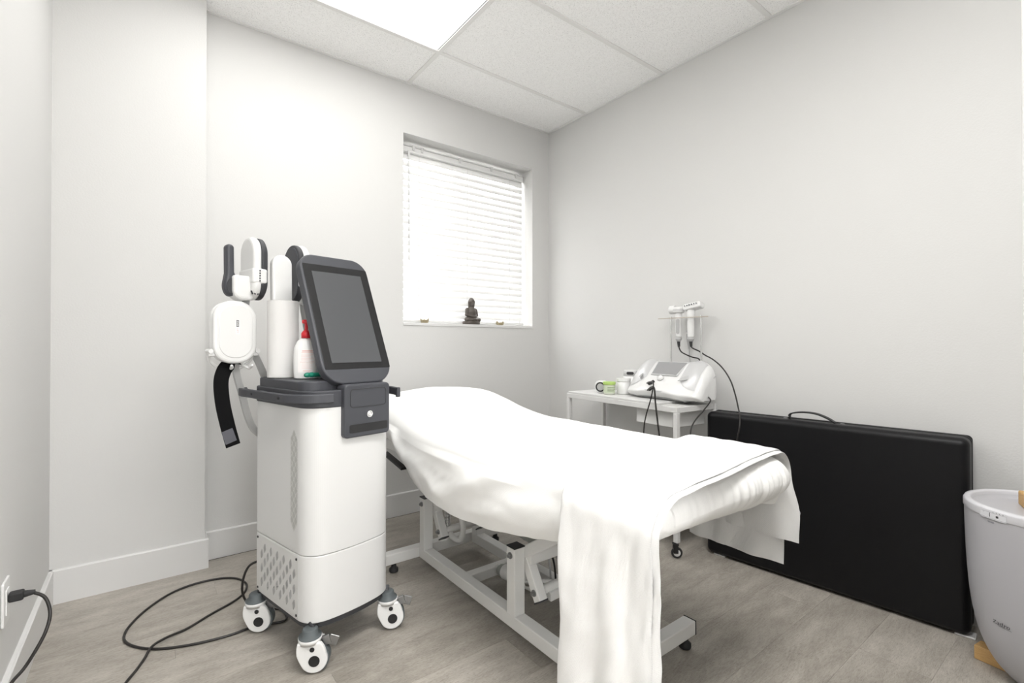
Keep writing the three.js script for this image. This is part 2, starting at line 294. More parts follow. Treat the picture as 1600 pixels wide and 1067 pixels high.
// venetian blind
{
  const b = thing('window_blind', 'white horizontal slat blind hanging closed in the window', 'blind', P((WIN.u0 + WIN.u1) / 2, 2.795, WIN.h0 + 0.006));
  const W = WIN.u1 - WIN.u0 - 0.03, top = WIN.h1 - WIN.h0 - 0.06;
  mesh('headrail', rb(W, 0.036, 0.045, 0.004).translate(0, top, 0), M.plasticWhite, b);
  mesh('head_lip', rb(W, 0.004, 0.052, 0.001).translate(0, top + 0.02, 0.004), M.plasticWhite, b);
  for (const x of [-0.40, -0.34, -0.06, 0.2, 0.42]) mesh('bracket', rb(0.016, 0.03, 0.006, 0.001).translate(x, top + 0.012, 0.028), M.plastic, b);
  const n = 23, pitch = (top - 0.050) / n, pts = [];
  for (let k = 0; k <= 8; k++) { const t = k / 8 - 0.5; pts.push([t * 0.05, 0.004 * (1 - 4 * t * t)]); }
  const prof = new THREE.Shape([...pts.map(([x, y]) => V2(x, y + 0.0012)), ...pts.slice().reverse().map(([x, y]) => V2(x, y - 0.0012))]);
  const sg = new THREE.ExtrudeGeometry(prof, { depth: W, bevelEnabled: false }).translate(0, 0, -W / 2).rotateY(-Math.PI / 2);
  for (let k = 0; k < n; k++) { const m = mesh('slat', sg, M.slat, b); m.position.set(0, 0.03 + pitch * (k + 0.6), 0); m.rotation.x = 1.18; }
  mesh('bottom_rail', rb(W, 0.018, 0.05, 0.004).translate(0, 0.012, 0), M.plasticWhite, b);
  for (const x of [-0.36, 0, 0.36]) mesh('ladder_cord', rod(V3(x, 0.02, 0.027), V3(x, top - 0.018, 0.027), 0.0011, 0.0011, 6), M.plasticWhite, b);
  mesh('tilt_wand', mergeGeometries([rod(V3(-0.435, top - 0.02, 0.034), V3(-0.432, top - 0.70, 0.036), 0.0038, 0.0038, 8), cyl(0.006, 0.006, 0.03, 10).translate(-0.435, top - 0.03, 0.034)]), M.plastic, b);
}

// ================================================================ WINDOW SILL ORNAMENTS
{
  // seated figure as one smooth blended surface
  const caps = [];
  const cap = (a, b, r1, r2) => caps.push([V3(...a), V3(...b), r1, r2]);
  cap([0, 0.030, 0], [0, 0.075, -0.002], 0.030, 0.032); cap([0, 0.075, -0.002], [0, 0.090, -0.002], 0.034, 0.026);
  cap([0, 0.10, 0], [0, 0.118, 0.002], 0.011, 0.011); cap([0, 0.122, 0.004], [0, 0.140, 0.002], 0.0205, 0.0245);
  cap([0, 0.152, -0.001], [0, 0.156, -0.001], 0.019, 0.015);
  for (const s of [-1, 1]) {
    cap([s * 0.034, 0.088, -0.002], [s * 0.042, 0.055, 0.004], 0.014, 0.012); cap([s * 0.042, 0.055, 0.004], [s * 0.008, 0.040, 0.030], 0.011, 0.008);
    cap([s * 0.020, 0.024, 0.0], [s * 0.052, 0.021, 0.016], 0.019, 0.014); cap([s * 0.052, 0.021, 0.016], [-s * 0.014, 0.020, 0.036], 0.013, 0.009);
    cap([s * 0.0205, 0.108, 0.001], [s * 0.0205, 0.136, 0.000], 0.0055, 0.006);
  }
  cap([0, 0.125, 0.024], [0, 0.134, 0.026], 0.0035, 0.002);
  const sm = (a, b, k) => { const h = Math.max(k - Math.abs(a - b), 0) / k; return Math.min(a, b) - h * h * k / 4; };
  const field = (x, y, z) => {
    let d = 1e3; const p = V3(x, y, z), q = V3(), ba = V3();
    for (const [a, b, r1, r2] of caps) { ba.subVectors(b, a); q.subVectors(p, a); const t = Math.max(0, Math.min(1, q.dot(ba) / ba.lengthSq())); d = sm(d, q.addScaledVector(ba, -t).length() - (r1 + (r2 - r1) * t), 0.006); }
    return d;
  };
  const R = 64, mc = new MarchingCubes(R, new THREE.MeshBasicMaterial(), false, false, 60000), half = 0.095, cy = 0.086;
  mc.isolation = 0;
  for (let z = 0; z < R; z++) for (let y = 0; y < R; y++) for (let x = 0; x < R; x++)
    mc.field[x + y * R + z * R * R] = -field((x - R / 2) / (R / 2) * half, (y - R / 2) / (R / 2) * half + cy, (z - R / 2) / (R / 2) * half) * 50;
  mc.update();
  const g = new THREE.BufferGeometry();
  g.setAttribute('position', new THREE.BufferAttribute(mc.positionArray.slice(0, mc.count * 3), 3));
  g.setAttribute('normal', new THREE.BufferAttribute(mc.normalArray.slice(0, mc.count * 3), 3));
  g.scale(half, half, half).translate(0, cy, 0); g.computeVertexNormals();
  const p0 = px(737, 507, { v: WB + 0.045 });
  const st = thing('buddha_statue', 'small dark bronze seated meditating figure on the window sill', 'statue', P(p0.x, WB + 0.05, WIN.h0 + 0.003), 0.1);
  mesh('figure', g.translate(0, 0.012, 0), M.bronze, st);
  const base = new THREE.Shape(); base.absellipse(0, 0, 0.066, 0.046, 0, Math.PI * 2);
  mesh('base', upright(slab(base, 0.024, 0.007, 24)), M.bronze, st);
}
for (const [x, label] of [[664, 'small gold lotus candle holder on the sill by the tilt wand side'], [782, 'small gold lotus candle holder on the sill by the room corner side']]) {
  const p = px(x, 504, { v: WB + 0.04 });
  const t = thing('candle_holder', label, 'candle holder', P(p.x, WB + 0.045, WIN.h0 + 0.003), 0.3, 'lotus candle holders on the window sill');
  mesh('cup', lathe([[0, 0], [0.018, 0], [0.022, 0.006], [0.022, 0.022], [0.019, 0.022], [0.018, 0.006], [0, 0.006]], 24), M.gold, t);
  const petal = grid(7, 7, (i, j) => { const a = (i / 6 - 0.5) * 1.0, t2 = j / 6, w = Math.sin(Math.PI * Math.min(0.999, 0.18 + 0.82 * t2)) * 0.5 + (1 - t2) * 0.15; const r = 0.016 + 0.022 * t2 - 0.006 * Math.cos(a * 2) * t2; return V3(Math.sin(a * w * 1.6) * r, 0.002 + 0.028 * t2 * t2 + 0.004 * t2, Math.cos(a * w * 1.6) * r); });
  const pm = M.gold.clone(); pm.side = THREE.DoubleSide;
  for (let k = 0; k < 8; k++) { const m = mesh('petal', petal, pm, t); m.rotation.y = k * Math.PI / 4; if (k % 2) m.scale.set(1.05, 0.75, 1.05); }
}

// ================================================================ BODY-SCULPTING MACHINE ON CASTERS
const MT = 13 * Math.PI / 180, MC = P(0.522, 1.782, 0);
const mLoc = (x, y, z) => V3(x, y, z).applyAxisAngle(V3(0, 1, 0), MT).add(MC);      // machine frame to room
{
  const m = thing('body_sculpting_machine', 'white wheeled treatment machine with tilted grey touch screen and round applicators', 'machine', MC, MT);
  const X0 = -0.17, X1 = 0.147, Z0 = -0.20, Z1 = 0.205;
  const foot = (g = 0, bow = 0.012) => {                     // plan outline, y of the shape is -z
    const s = new THREE.Shape(), x0 = X0 - g, x1 = X1 + g, b = -(Z0 - g), f = -(Z1 + g - bow), r = 0.075, q = 0.03, xm = (x0 + x1) / 2;
    s.moveTo(x0, f + r); s.quadraticCurveTo(x0, f + 0.006, x0 + r, f - 0.004); s.quadraticCurveTo(xm, f - bow - 0.004, x1 - r, f - 0.004); s.quadraticCurveTo(x1, f + 0.006, x1, f + r);
    s.lineTo(x1, b - q); s.absarc(x1 - q, b - q, q, 0, Math.PI / 2); s.lineTo(x0 + q, b); s.absarc(x0 + q, b - q, q, Math.PI / 2, Math.PI); s.lineTo(x0, f + r); return s;
  };
  const lay = (shape, y0, y1, bev = 0.003) => upright(slab(shape, y1 - y0, bev, 20)).translate(0, y0, 0);
  mesh('upper_shell', lay(foot(0), 0.3525, 0.822), M.plastic, m);
  // hollow lower cabinet with a service opening in the side, closed by a slotted panel
  const carve = (g, ...boxes) => { const ev = new Evaluator(); ev.useGroups = false; ev.attributes = ['position', 'normal', 'uv']; let r = new Brush(g); r.updateMatrixWorld(); for (const q of boxes) { const t = new Brush(q); t.updateMatrixWorld(); r = ev.evaluate(r, t, SUBTRACTION); } return r.geometry; };
  mesh('lower_shell', carve(lay(foot(0), 0.142, 0.351), lay(foot(-0.006), 0.148, 0.346, 0.0005), new THREE.BoxGeometry(0.05, 0.172, 0.272).translate(X0, 0.247, -0.018)), M.plastic, m);
  mesh('chassis', lay(foot(-0.008), 0.122, 0.143, 0.002), M.charcoalDark, m);
  const ps = rrect(-0.175, 0.148, 0.128, 0.346, 0.004), zs = [-0.135, 0.10];
  for (let c = 0; c < 11; c++) for (let r = 0; r < 6; r++) {
    if ((c + r) % 2) continue;
    const zc = zs[0] + (zs[1] - zs[0]) * c / 10, yc = 0.186 + 0.0245 * r;
    for (let k = -3; k <= 3; k++) { const L = (0.0205 - 0.0045 * Math.abs(k)) / 2, x = zc + k * 0.0008, y = yc + k * 0.0046, t = 0.0017, sl = -0.2 * L; ps.holes.push(new THREE.Path([V2(x - L, y - t - sl), V2(x - L, y + t - sl), V2(x + L, y + t + sl), V2(x + L, y - t + sl)])); }
  }
  const vp = mesh('vent_panel', new THREE.ExtrudeGeometry(ps, { depth: 0.001, bevelEnabled: false, curveSegments: 6 }).rotateY(-Math.PI / 2).translate(X0 - 0.0002, 0, 0), M.plastic, m);
  for (const [y, z] of [[0.336, -0.165], [0.336, 0.118], [0.158, -0.165], [0.158, 0.118]]) mesh('screw', cyl(0.0042, 0.0042, 0.003, 12).rotateZ(Math.PI / 2).translate(X0 - 0.0018, y, z), M.black, vp);
  // printed lattice on the side
  const lat = canvasTex(64, 512, (g, w, h) => {
    g.fillStyle = '#b0b0ad'; g.fillRect(0, 0, w, h); g.strokeStyle = '#d2d2ce'; g.lineWidth = 3;
    for (let k = -1; k < 11; k++) { const y = k * 51; g.beginPath(); g.moveTo(0, y); g.lineTo(w, y + 92); g.moveTo(w, y); g.lineTo(0, y + 92); g.stroke(); }
  });
  const hx = new THREE.Shape([V2(-0.022, 0.448), V2(0, 0.418), V2(0.022, 0.448), V2(0.022, 0.715), V2(0, 0.746), V2(-0.022, 0.715)]);
  const hg = new THREE.ShapeGeometry(hx), hu = hg.attributes.uv, hp = hg.attributes.position;
  for (let i = 0; i < hp.count; i++) hu.setXY(i, (hp.getX(i) + 0.022) / 0.044, (hp.getY(i) - 0.418) / 0.328);
  mesh('lattice_print', hg.rotateY(-Math.PI / 2).translate(X0 - 0.0006, 0, 0.098), std(0xffffff, 0.45, { map: lat }), m);
  // console
  mesh('console', lay(foot(0.002), 0.817, 0.872, 0.004), M.charcoal, m);
  mesh('tray', lay(rrect(X0 + 0.002, -0.165, X1 - 0.004, 0.185, [0.05, 0.05, 0.03, 0.03]), 0.868, 0.902, 0.005), M.charcoal, m);
  mesh('tray_mat', lay(rrect(X0 + 0.014, -0.02, X1 - 0.018, 0.172, 0.012), 0.9005, 0.9035, 0.001), M.charcoalDark, m);
  // side grab rails
  mesh('rail', sweepRect([V3(-0.178, 0.848, -0.255), V3(-0.205, 0.849, -0.235), V3(-0.207, 0.849, -0.15), V3(-0.207, 0.849, 0.05), V3(-0.198, 0.849, 0.13), V3(-0.165, 0.849, 0.185), V3(-0.10, 0.849, 0.213)], 0.012, 0.029), M.charcoal, m);
  mesh('rail', sweepRect([V3(0.155, 0.848, -0.22), V3(0.182, 0.849, -0.20), V3(0.184, 0.849, 0.0), V3(0.184, 0.849, 0.13), V3(0.182, 0.846, 0.168)], 0.012, 0.029), M.charcoal, m);
  mesh('rail_tip', rb(0.016, 0.036, 0.012, 0.004).translate(0.182, 0.844, 0.17), M.charcoal, m);
  for (const z of [-0.12, 0.08]) { mesh('rail_mount', rb(0.04, 0.02, 0.016, 0.003).translate(-0.186, 0.849, z), M.charcoal, m); mesh('rail_screw', cyl(0.004, 0.004, 0.003, 10).rotateZ(Math.PI / 2).translate(-0.2135, 0.849, z), M.black, m); mesh('rail_mount', rb(0.04, 0.02, 0.016, 0.003).translate(0.164, 0.849, z), M.charcoal, m); }
  // drawer block at the front
  const d = part('drawer', m);
  mesh('drawer_front', slab(rrect(-0.066, 0.714, 0.108, 0.889, 0.014), 0.05, 0.006).translate(0, 0, 0.172), M.charcoal, d);
  const rim = rrect(-0.046, 0.812, 0.093, 0.874, 0.012); rim.holes.push(rrect(-0.043, 0.815, 0.090, 0.871, 0.010));
  mesh('inset_frame', slab(rim, 0.003, 0.0006).translate(0, 0, 0.2205), M.charcoalDark, d);
  mesh('slot', slab(rrect(-0.048, 0.730, 0.097, 0.757, 0.005), 0.003, 0.0006).translate(0, 0, 0.2205), M.black, d);  // raised black plate painted as the dark inside of the slot
  mesh('lock', mergeGeometries([cyl(0.011, 0.011, 0.006, 28).rotateX(Math.PI / 2).translate(0.025, 0.787, 0.224), new THREE.TorusGeometry(0.0072, 0.0016, 8, 24).translate(0.025, 0.787, 0.2272), rb(0.008, 0.002, 0.002, 0.0005).translate(0.025, 0.787, 0.2275)]), M.chrome, d);
  // screen head
  const t = part('touch_screen', m); t.position.set(0.015, 0.959, 0.17); t.rotation.x = -0.405;
  mesh('screen_housing', slab(rrect(-0.133, -0.074, 0.131, 0.413, [0.075, 0.075, 0.058, 0.058]), 0.034, 0.006, 20).translate(0, 0, -0.036), M.charcoal, t);
  mesh('screen_bezel', slab(rrect(-0.123, -0.022, 0.126, 0.372, 0.004), 0.003, 0.0005).translate(0, 0, -0.0035), M.bezel, t);
  mesh('display', slab(rrect(-0.0955, 0, 0.0955, 0.343, 0.001), 0.0016, 0.0002).translate(0, 0, -0.001), M.screen, t);
  mesh('screen_back', rb(0.17, 0.30, 0.03, 0.012).translate(0, 0.17, -0.046), M.charcoal, t);
  mesh('screen_mount', mergeGeometries([rb(0.16, 0.05, 0.05, 0.008).translate(0.015, 0.902, 0.135), rod(V3(-0.06, 0.925, 0.14), V3(0.09, 0.925, 0.14), 0.016), rod(V3(0.015, 0.92, 0.12), V3(0.015, 1.08, 0.085), 0.018)]), M.charcoalDark, m);
  // casters
  for (const [cx, cz, yaw] of [[-0.168, -0.173, -0.75], [-0.150, 0.178, -0.72], [0.142, 0.173, -0.62], [0.150, -0.173, -0.62]]) {
    const c = part('caster', m); c.position.set(cx, 0, cz); c.rotation.y = yaw;
    const hood = new THREE.Shape(); hood.moveTo(-0.038, 0.098); hood.lineTo(0.03, 0.098); hood.quadraticCurveTo(0.041, 0.088, 0.0465, 0.065);
    hood.absarc(0.010, 0.046, 0.0405, 0.5, -Math.PI * 0.80, true); hood.quadraticCurveTo(-0.036, 0.045, -0.041, 0.062); hood.quadraticCurveTo(-0.043, 0.085, -0.038, 0.098);
    for (const s of [1, -1]) mesh('hood', slab(hood, 0.014, 0.004, 16).translate(0, 0, s > 0 ? 0.012 : -0.026), M.plasticWhite, c);
    mesh('wheel', cyl(0.0445, 0.0445, 0.028, 40).rotateX(Math.PI / 2).translate(0.010, 0.0447, 0), M.greyTyre, c);
    mesh('hub_cap', cyl(0.0165, 0.0165, 0.003, 28).rotateX(Math.PI / 2).translate(0.012, 0.043, 0.0265), M.black, c);
    mesh('axle_cap', cyl(0.0072, 0.0072, 0.003, 18).rotateX(Math.PI / 2).translate(0.006, 0.079, 0.0265), M.black, c);
    mesh('swivel', lathe([[0, 0.092], [0.034, 0.092], [0.036, 0.106], [0.028, 0.108]], 28).translate(-0.006, 0, 0), M.plasticWhite, c);
    mesh('stem', lathe([[0.033, 0.104], [0.034, 0.111], [0.024, 0.114], [0.023, 0.130], [0.019, 0.134], [0, 0.134]], 28).translate(-0.006, 0, 0), M.greyTyre, c);
    mesh('brake_pedal', mergeGeometries([bar(V3(0.03, 0.088, 0), V3(0.055, 0.096, 0), 0.03, 0.010), bar(V3(0.05, 0.094, 0), V3(0.078, 0.084, 0), 0.032, 0.005)]), M.darkSteel, c);
  }
  for (const [a, b] of [[[-0.168, -0.173], [-0.09, -0.12]], [[-0.150, 0.178], [-0.08, 0.12]], [[0.142, 0.173], [0.08, 0.12]], [[0.150, -0.173], [0.08, -0.12]]]) mesh('caster_bracket', bar(V3(a[0], 0.134, a[1]), V3(b[0], 0.134, b[1]), 0.035, 0.010), M.charcoalDark, m);
  // applicator arms behind the console
  mesh('arm', sweepRect([V3(-0.10, 0.66, -0.235), V3(-0.158, 0.71, -0.238), V3(-0.20, 0.85, -0.24), V3(-0.218, 0.93, -0.24), V3(-0.214, 1.0, -0.24), V3(-0.192, 1.13, -0.24), V3(-0.178, 1.24, -0.235)], 0.011, 0.024, V3(1, 0, 0)), M.armGrey, m);
  mesh('arm', sweepRect([V3(-0.09, 0.80, -0.235), V3(-0.118, 0.895, -0.238), V3(-0.150, 0.975, -0.24), V3(-0.180, 1.02, -0.235)], 0.010, 0.026, V3(1, 0, 0)), M.armGrey, m);
  mesh('arm', sweepRect([V3(0.06, 0.66, -0.235), V3(0.072, 0.80, -0.238), V3(0.075, 0.93, -0.24), V3(0.040, 1.10, -0.24), V3(0.014, 1.24, -0.235)], 0.011, 0.024, V3(1, 0, 0)), M.armGrey, m);
  mesh('arm_plate', rb(0.22, 0.05, 0.02, 0.004).translate(-0.012, 0.68, -0.215), M.charcoal, m);
  // upper applicators: mirrored pair, coil faces turned to each other
  const paddle = (s, ox, oy, oz) => {                        // s = -1: the coil faces +x; drawn in its own frame, x from handle to coil
    const a = part('applicator', m); a.position.set(ox, oy, oz); if (s > 0) a.rotation.y = Math.PI;
    const oval = (k, y0 = 0.0) => { const sh = rrect(-0.062 * k, -0.115 * k + y0, 0.062 * k, 0.115 * k + y0, 0.061 * k); return sh; };
    mesh('back_shell', slab(oval(1), 0.030, 0.012, 24).rotateY(Math.PI / 2).translate(0.026, 0, 0), M.plasticWhite, a);
    const disc = mesh('coil_face', slab(oval(0.985), 0.022, 0.007, 24).rotateY(Math.PI / 2).translate(0.052, 0, 0), M.charcoalDark, a);
    mesh('coil_rim', slab(oval(0.90), 0.004, 0.001, 24).rotateY(Math.PI / 2).translate(0.0725, 0, 0), M.charcoal, disc);
    mesh('clip', rb(0.052, 0.056, 0.128, 0.01).translate(0.048, -0.03, 0), M.plasticWhite, a);
    mesh('neck', slab(rrect(-0.030, -0.118, 0.04, -0.030, [0.035, 0.02, 0.012, 0.012]), 0.072, 0.012, 16).translate(0, 0, -0.036), M.plasticWhite, a);
    const hs = new THREE.Shape(); hs.moveTo(-0.046, -0.025); hs.lineTo(-0.047, 0.060); hs.absarc(-0.0335, 0.064, 0.0135, Math.PI, 0, true); hs.lineTo(-0.019, -0.020); hs.quadraticCurveTo(-0.016, -0.032, -0.006, -0.034); hs.quadraticCurveTo(-0.012, -0.046, -0.010, -0.062);
    hs.absellipse(-0.031, -0.068, 0.0215, 0.038, 0.2, -Math.PI - 0.2, true); hs.quadraticCurveTo(-0.050, -0.046, -0.046, -0.025);
    mesh('handle', slab(hs, 0.036, 0.010, 16).translate(0, 0, -0.018), M.charcoal, a);
    mesh('handle_end', (() => { const e = new THREE.Shape(); e.absellipse(-0.030, -0.070, 0.0165, 0.029, 0, Math.PI * 2); return slab(e, 0.004, 0.001, 24).translate(0, 0, 0.0165); })(), M.charcoalDark, a);
    for (let k = 0; k < 5; k++) mesh('led', rb(0.004, 0.006, 0.003, 0.001).translate(0.046, -0.012 - k * 0.009, 0.0645), M.charcoalDark, a);
    for (let k = 0; k < 3; k++) mesh('grille_slot', rb(0.005, 0.014, 0.004, 0.001).rotateZ(0.4).translate(0.026 + k * 0.009, -0.09, 0.046), M.charcoalDark, a);
    return a;
  };
  paddle(-1, -0.215, 1.295, -0.225); paddle(1, 0.048, 1.292, -0.225);
  // white seat pad with hanging strap
  const pad = part('pad_applicator', m); pad.position.set(-0.236, 1.063, -0.195);
  mesh('pad_back', slab(rrect(-0.071, -0.108, 0.071, 0.108, 0.062), 0.022, 0.008, 24).translate(0, 0, -0.044), M.plasticWhite, pad);
  mesh('pad_seam', slab(rrect(-0.066, -0.103, 0.066, 0.103, 0.060), 0.006, 0.001, 24).translate(0, 0, -0.025), M.greyPlastic, pad);
  mesh('pad_front', slab(rrect(-0.071, -0.110, 0.071, 0.110, 0.064), 0.024, 0.010, 24).translate(0, 0, -0.020), M.plasticWhite, pad);
  mesh('pad_face', slab(rrect(-0.054, -0.092, 0.054, 0.092, 0.050), 0.005, 0.002, 24).translate(0, 0.002, 0.0015), M.plasticWhite, pad);
  const mark = canvasTex(96, 256, (g, w, h) => { g.fillStyle = '#e6e6e5'; g.fillRect(0, 0, w, h); g.fillStyle = '#6f6f70'; g.fillRect(18, 8, 58, 120); g.fillStyle = '#d8d8d8'; g.save(); g.translate(48, 68); g.rotate(Math.PI / 2); g.font = 'bold 44px sans-serif'; g.textAlign = 'center'; g.textBaseline = 'middle'; g.fillText('EMS', 0, 2); g.restore(); g.fillStyle = '#d0a8a8'; g.save(); g.translate(48, 190); g.rotate(Math.PI / 2); g.font = '46px sans-serif'; g.textAlign = 'center'; g.textBaseline = 'middle'; g.fillText('LIFT', 0, 2); g.restore(); });
  mesh('pad_print', new THREE.PlaneGeometry(0.014, 0.052).translate(0.004, 0.018, 0.0070), std(0xffffff, 0.5, { map: mark }), pad);
  for (const s of [-1, 1]) mesh('pad_clip', mergeGeometries([rb(0.022, 0.026, 0.026, 0.006).translate(s * 0.070, -0.072, -0.020), cyl(0.008, 0.008, 0.034, 16).rotateX(Math.PI / 2).translate(s * 0.076, -0.066, -0.018)]), M.plasticWhite, pad);
  mesh('pad_bracket', sweepRect([V3(-0.073, -0.072, -0.04), V3(-0.066, -0.10, -0.045), V3(-0.03, -0.128, -0.048), V3(0.03, -0.128, -0.048), V3(0.066, -0.10, -0.045), V3(0.072, -0.072, -0.04)], 0.008, 0.016, V3(0, 0, 1)), M.plasticWhite, pad);
  for (const s of [-1, 1]) mesh('hook', capped([V3(0.02 + s * 0.012, -0.115, -0.03), V3(0.02 + s * 0.03, -0.128, -0.012), V3(0.02 + s * 0.034, -0.118, 0.004)], 0.005, 16, 8), M.plasticWhite, pad);
  const onZ = (x, y, z) => { const c = Math.cos(YAW), n = Math.sin(YAW), tt = (x - CX) / F, D = V3(n + tt * c, -(y - CY) / F, -(c - tt * n)).applyAxisAngle(V3(0, 1, 0), -MT), O = V3(0, EYE, 0).sub(MC).applyAxisAngle(V3(0, 1, 0), -MT); return O.addScaledVector(D, (z - O.z) / D.z); };
  const st = [[370, 566, -0.232], [356, 571, -0.226], [346.5, 590, -0.215], [347.5, 624, -0.207], [356, 664, -0.205], [365, 696, -0.205]].map(([x, y, z]) => onZ(x, y, z));
  const strap = mesh('strap', sweepRect(st, 0.004, 0.047, V3(1, 0.25, 0), 50), M.strap, m);
  const sv = [[355, 672, -0.2015], [362, 691, -0.2015]].map(([x, y, z]) => onZ(x, y, z));
  mesh('hook_tape', sweepRect([sv[0], sv[0].clone().lerp(sv[1], 0.5), sv[1]], 0.002, 0.037, V3(1, 0.25, 0), 8), M.velcro, strap);
  // spare white panel parked upright on the tray
  mesh('spare_panel', slab(rrect(-0.036, 0, 0.036, 0.445, [0.01, 0.01, 0.036, 0.036]), 0.03, 0.008, 20).rotateX(-0.02).translate(-0.093, 0.9035, -0.172), M.plasticWhite, m);
}

// things standing on the machine's tray
{
  const r = thing('paper_towel_roll', 'upright white paper towel roll on the machine tray', 'paper towel', mLoc(-0.118, 0.9035, -0.092), MT);
  mesh('paper', lathe([[0.0205, 0.002], [0.050, 0], [0.0512, 0.002], [0.0512, 0.268], [0.050, 0.27], [0.0205, 0.269]], 48), M.paper, r);
  mesh('core', lathe([[0.0185, 0], [0.0203, 0], [0.0203, 0.27], [0.0185, 0.27]], 32), std(0xb09878, 0.9), r);
  const b = thing('lotion_bottle', 'white lotion bottle with red pump next to the paper roll', 'bottle', mLoc(-0.098, 0.9035, 0.035), MT - 0.35);
  const body = new THREE.LatheGeometry([[0, 0], [0.036, 0], [0.039, 0.004], [0.0405, 0.03], [0.041, 0.075], [0.0385, 0.105], [0.028, 0.128], [0.0165, 0.137], [0.015, 0.139], [0, 0.139]].map(([x, y]) => V2(x, y)), 44).scale(1, 1, 0.62);
  mesh('body', body, M.plasticWhite, b);
  const lab = canvasTex(128, 192, (g, w, h) => { g.fillStyle = '#ebe7e6'; g.fillRect(0, 0, w, h); g.fillStyle = '#e0aba5'; g.fillRect(30, 10, 70, 9); g.fillRect(26, 26, 78, 4); g.fillStyle = '#e8c9c4'; for (let k = 0; k < 6; k++) g.fillRect(24, 44 + k * 9, 80 - (k % 3) * 14, 3); g.fillStyle = '#e5a9a0'; g.fillRect(16, 104, 96, 3); g.fillStyle = '#ecd3d0'; for (let k = 0; k < 5; k++) g.fillRect(28, 118 + k * 10, 70 - (k % 2) * 18, 3); g.fillStyle = '#e5b3ad'; g.fillRect(36, 176, 56, 5); });
  const pg = grid(13, 2, (i, j) => { const a = (i / 12 - 0.5) * 1.5; return V3(Math.sin(a) * 0.0418, 0.022 + j * 0.078, Math.cos(a) * 0.0418 * 0.62); });
  const u = pg.attributes.uv; for (let i = 0; i < 13; i++) for (let j = 0; j < 2; j++) u.setXY(i * 2 + j, i / 12, j);
  mesh('label', pg, std(0xffffff, 0.5, { map: lab, side: THREE.DoubleSide }), b);
  mesh('collar', lathe([[0, 0.138], [0.0165, 0.138], [0.0165, 0.154], [0.013, 0.160], [0.0075, 0.166], [0, 0.166]], 28), M.red, b);
  mesh('pump', mergeGeometries([cyl(0.0055, 0.0055, 0.03, 16).translate(0, 0.178, 0), rb(0.036, 0.014, 0.018, 0.005).translate(0.004, 0.194, 0), rod(V3(0.015, 0.195, 0), V3(0.038, 0.191, 0), 0.006, 0.0045, 12)]), M.red, b);
  const c = thing('cream_carton', 'small white and blue carton behind the touch screen', 'carton', mLoc(-0.035, 0.9035, 0.035), MT + 0.1);
  mesh('carton_body', rb(0.045, 0.075, 0.035, 0.002).translate(0, 0.0375, 0), M.plasticWhite, c);
  mesh('blue_band', rb(0.0456, 0.035, 0.0356, 0.002).translate(0, 0.057, 0), std(new THREE.Color(0.12, 0.38, 0.48), 0.5), c);
  for (const [x, z, mat, dir, label] of [[-0.108, 0.098, M.green, -1, 'green rubber nozzle poking out from under the touch screen'], [0.134, 0.035, M.red, 1, 'red rubber nozzle poking out from under the touch screen']]) {
    const n = thing('rubber_nozzle', label, 'nozzle', mLoc(x, 0.9035, z), MT, 'rubber nozzles on the machine tray');
    const g = lathe([[0, 0], [0.004, 0.001], [0.0075, 0.006], [0.008, 0.014], [0.0065, 0.018], [0.0085, 0.022], [0.0085, 0.03], [0.007, 0.033], [0.0075, 0.037], [0.0075, 0.06], [0, 0.06]], 24);
    mesh('bulb', g.rotateZ(dir * Math.PI / 2).translate(dir * 0.03, 0.0155, 0), mat, n);
    mesh('cradle', rb(0.03, 0.015, 0.02, 0.003).translate(-dir * 0.04, 0.0075, 0), M.charcoal, n);
    mesh('tube_end', rod(V3(-dir * 0.028, 0.0155, 0), V3(-dir * 0.06, 0.0155, 0), 0.0055), M.plasticWhite, n);
  }
}

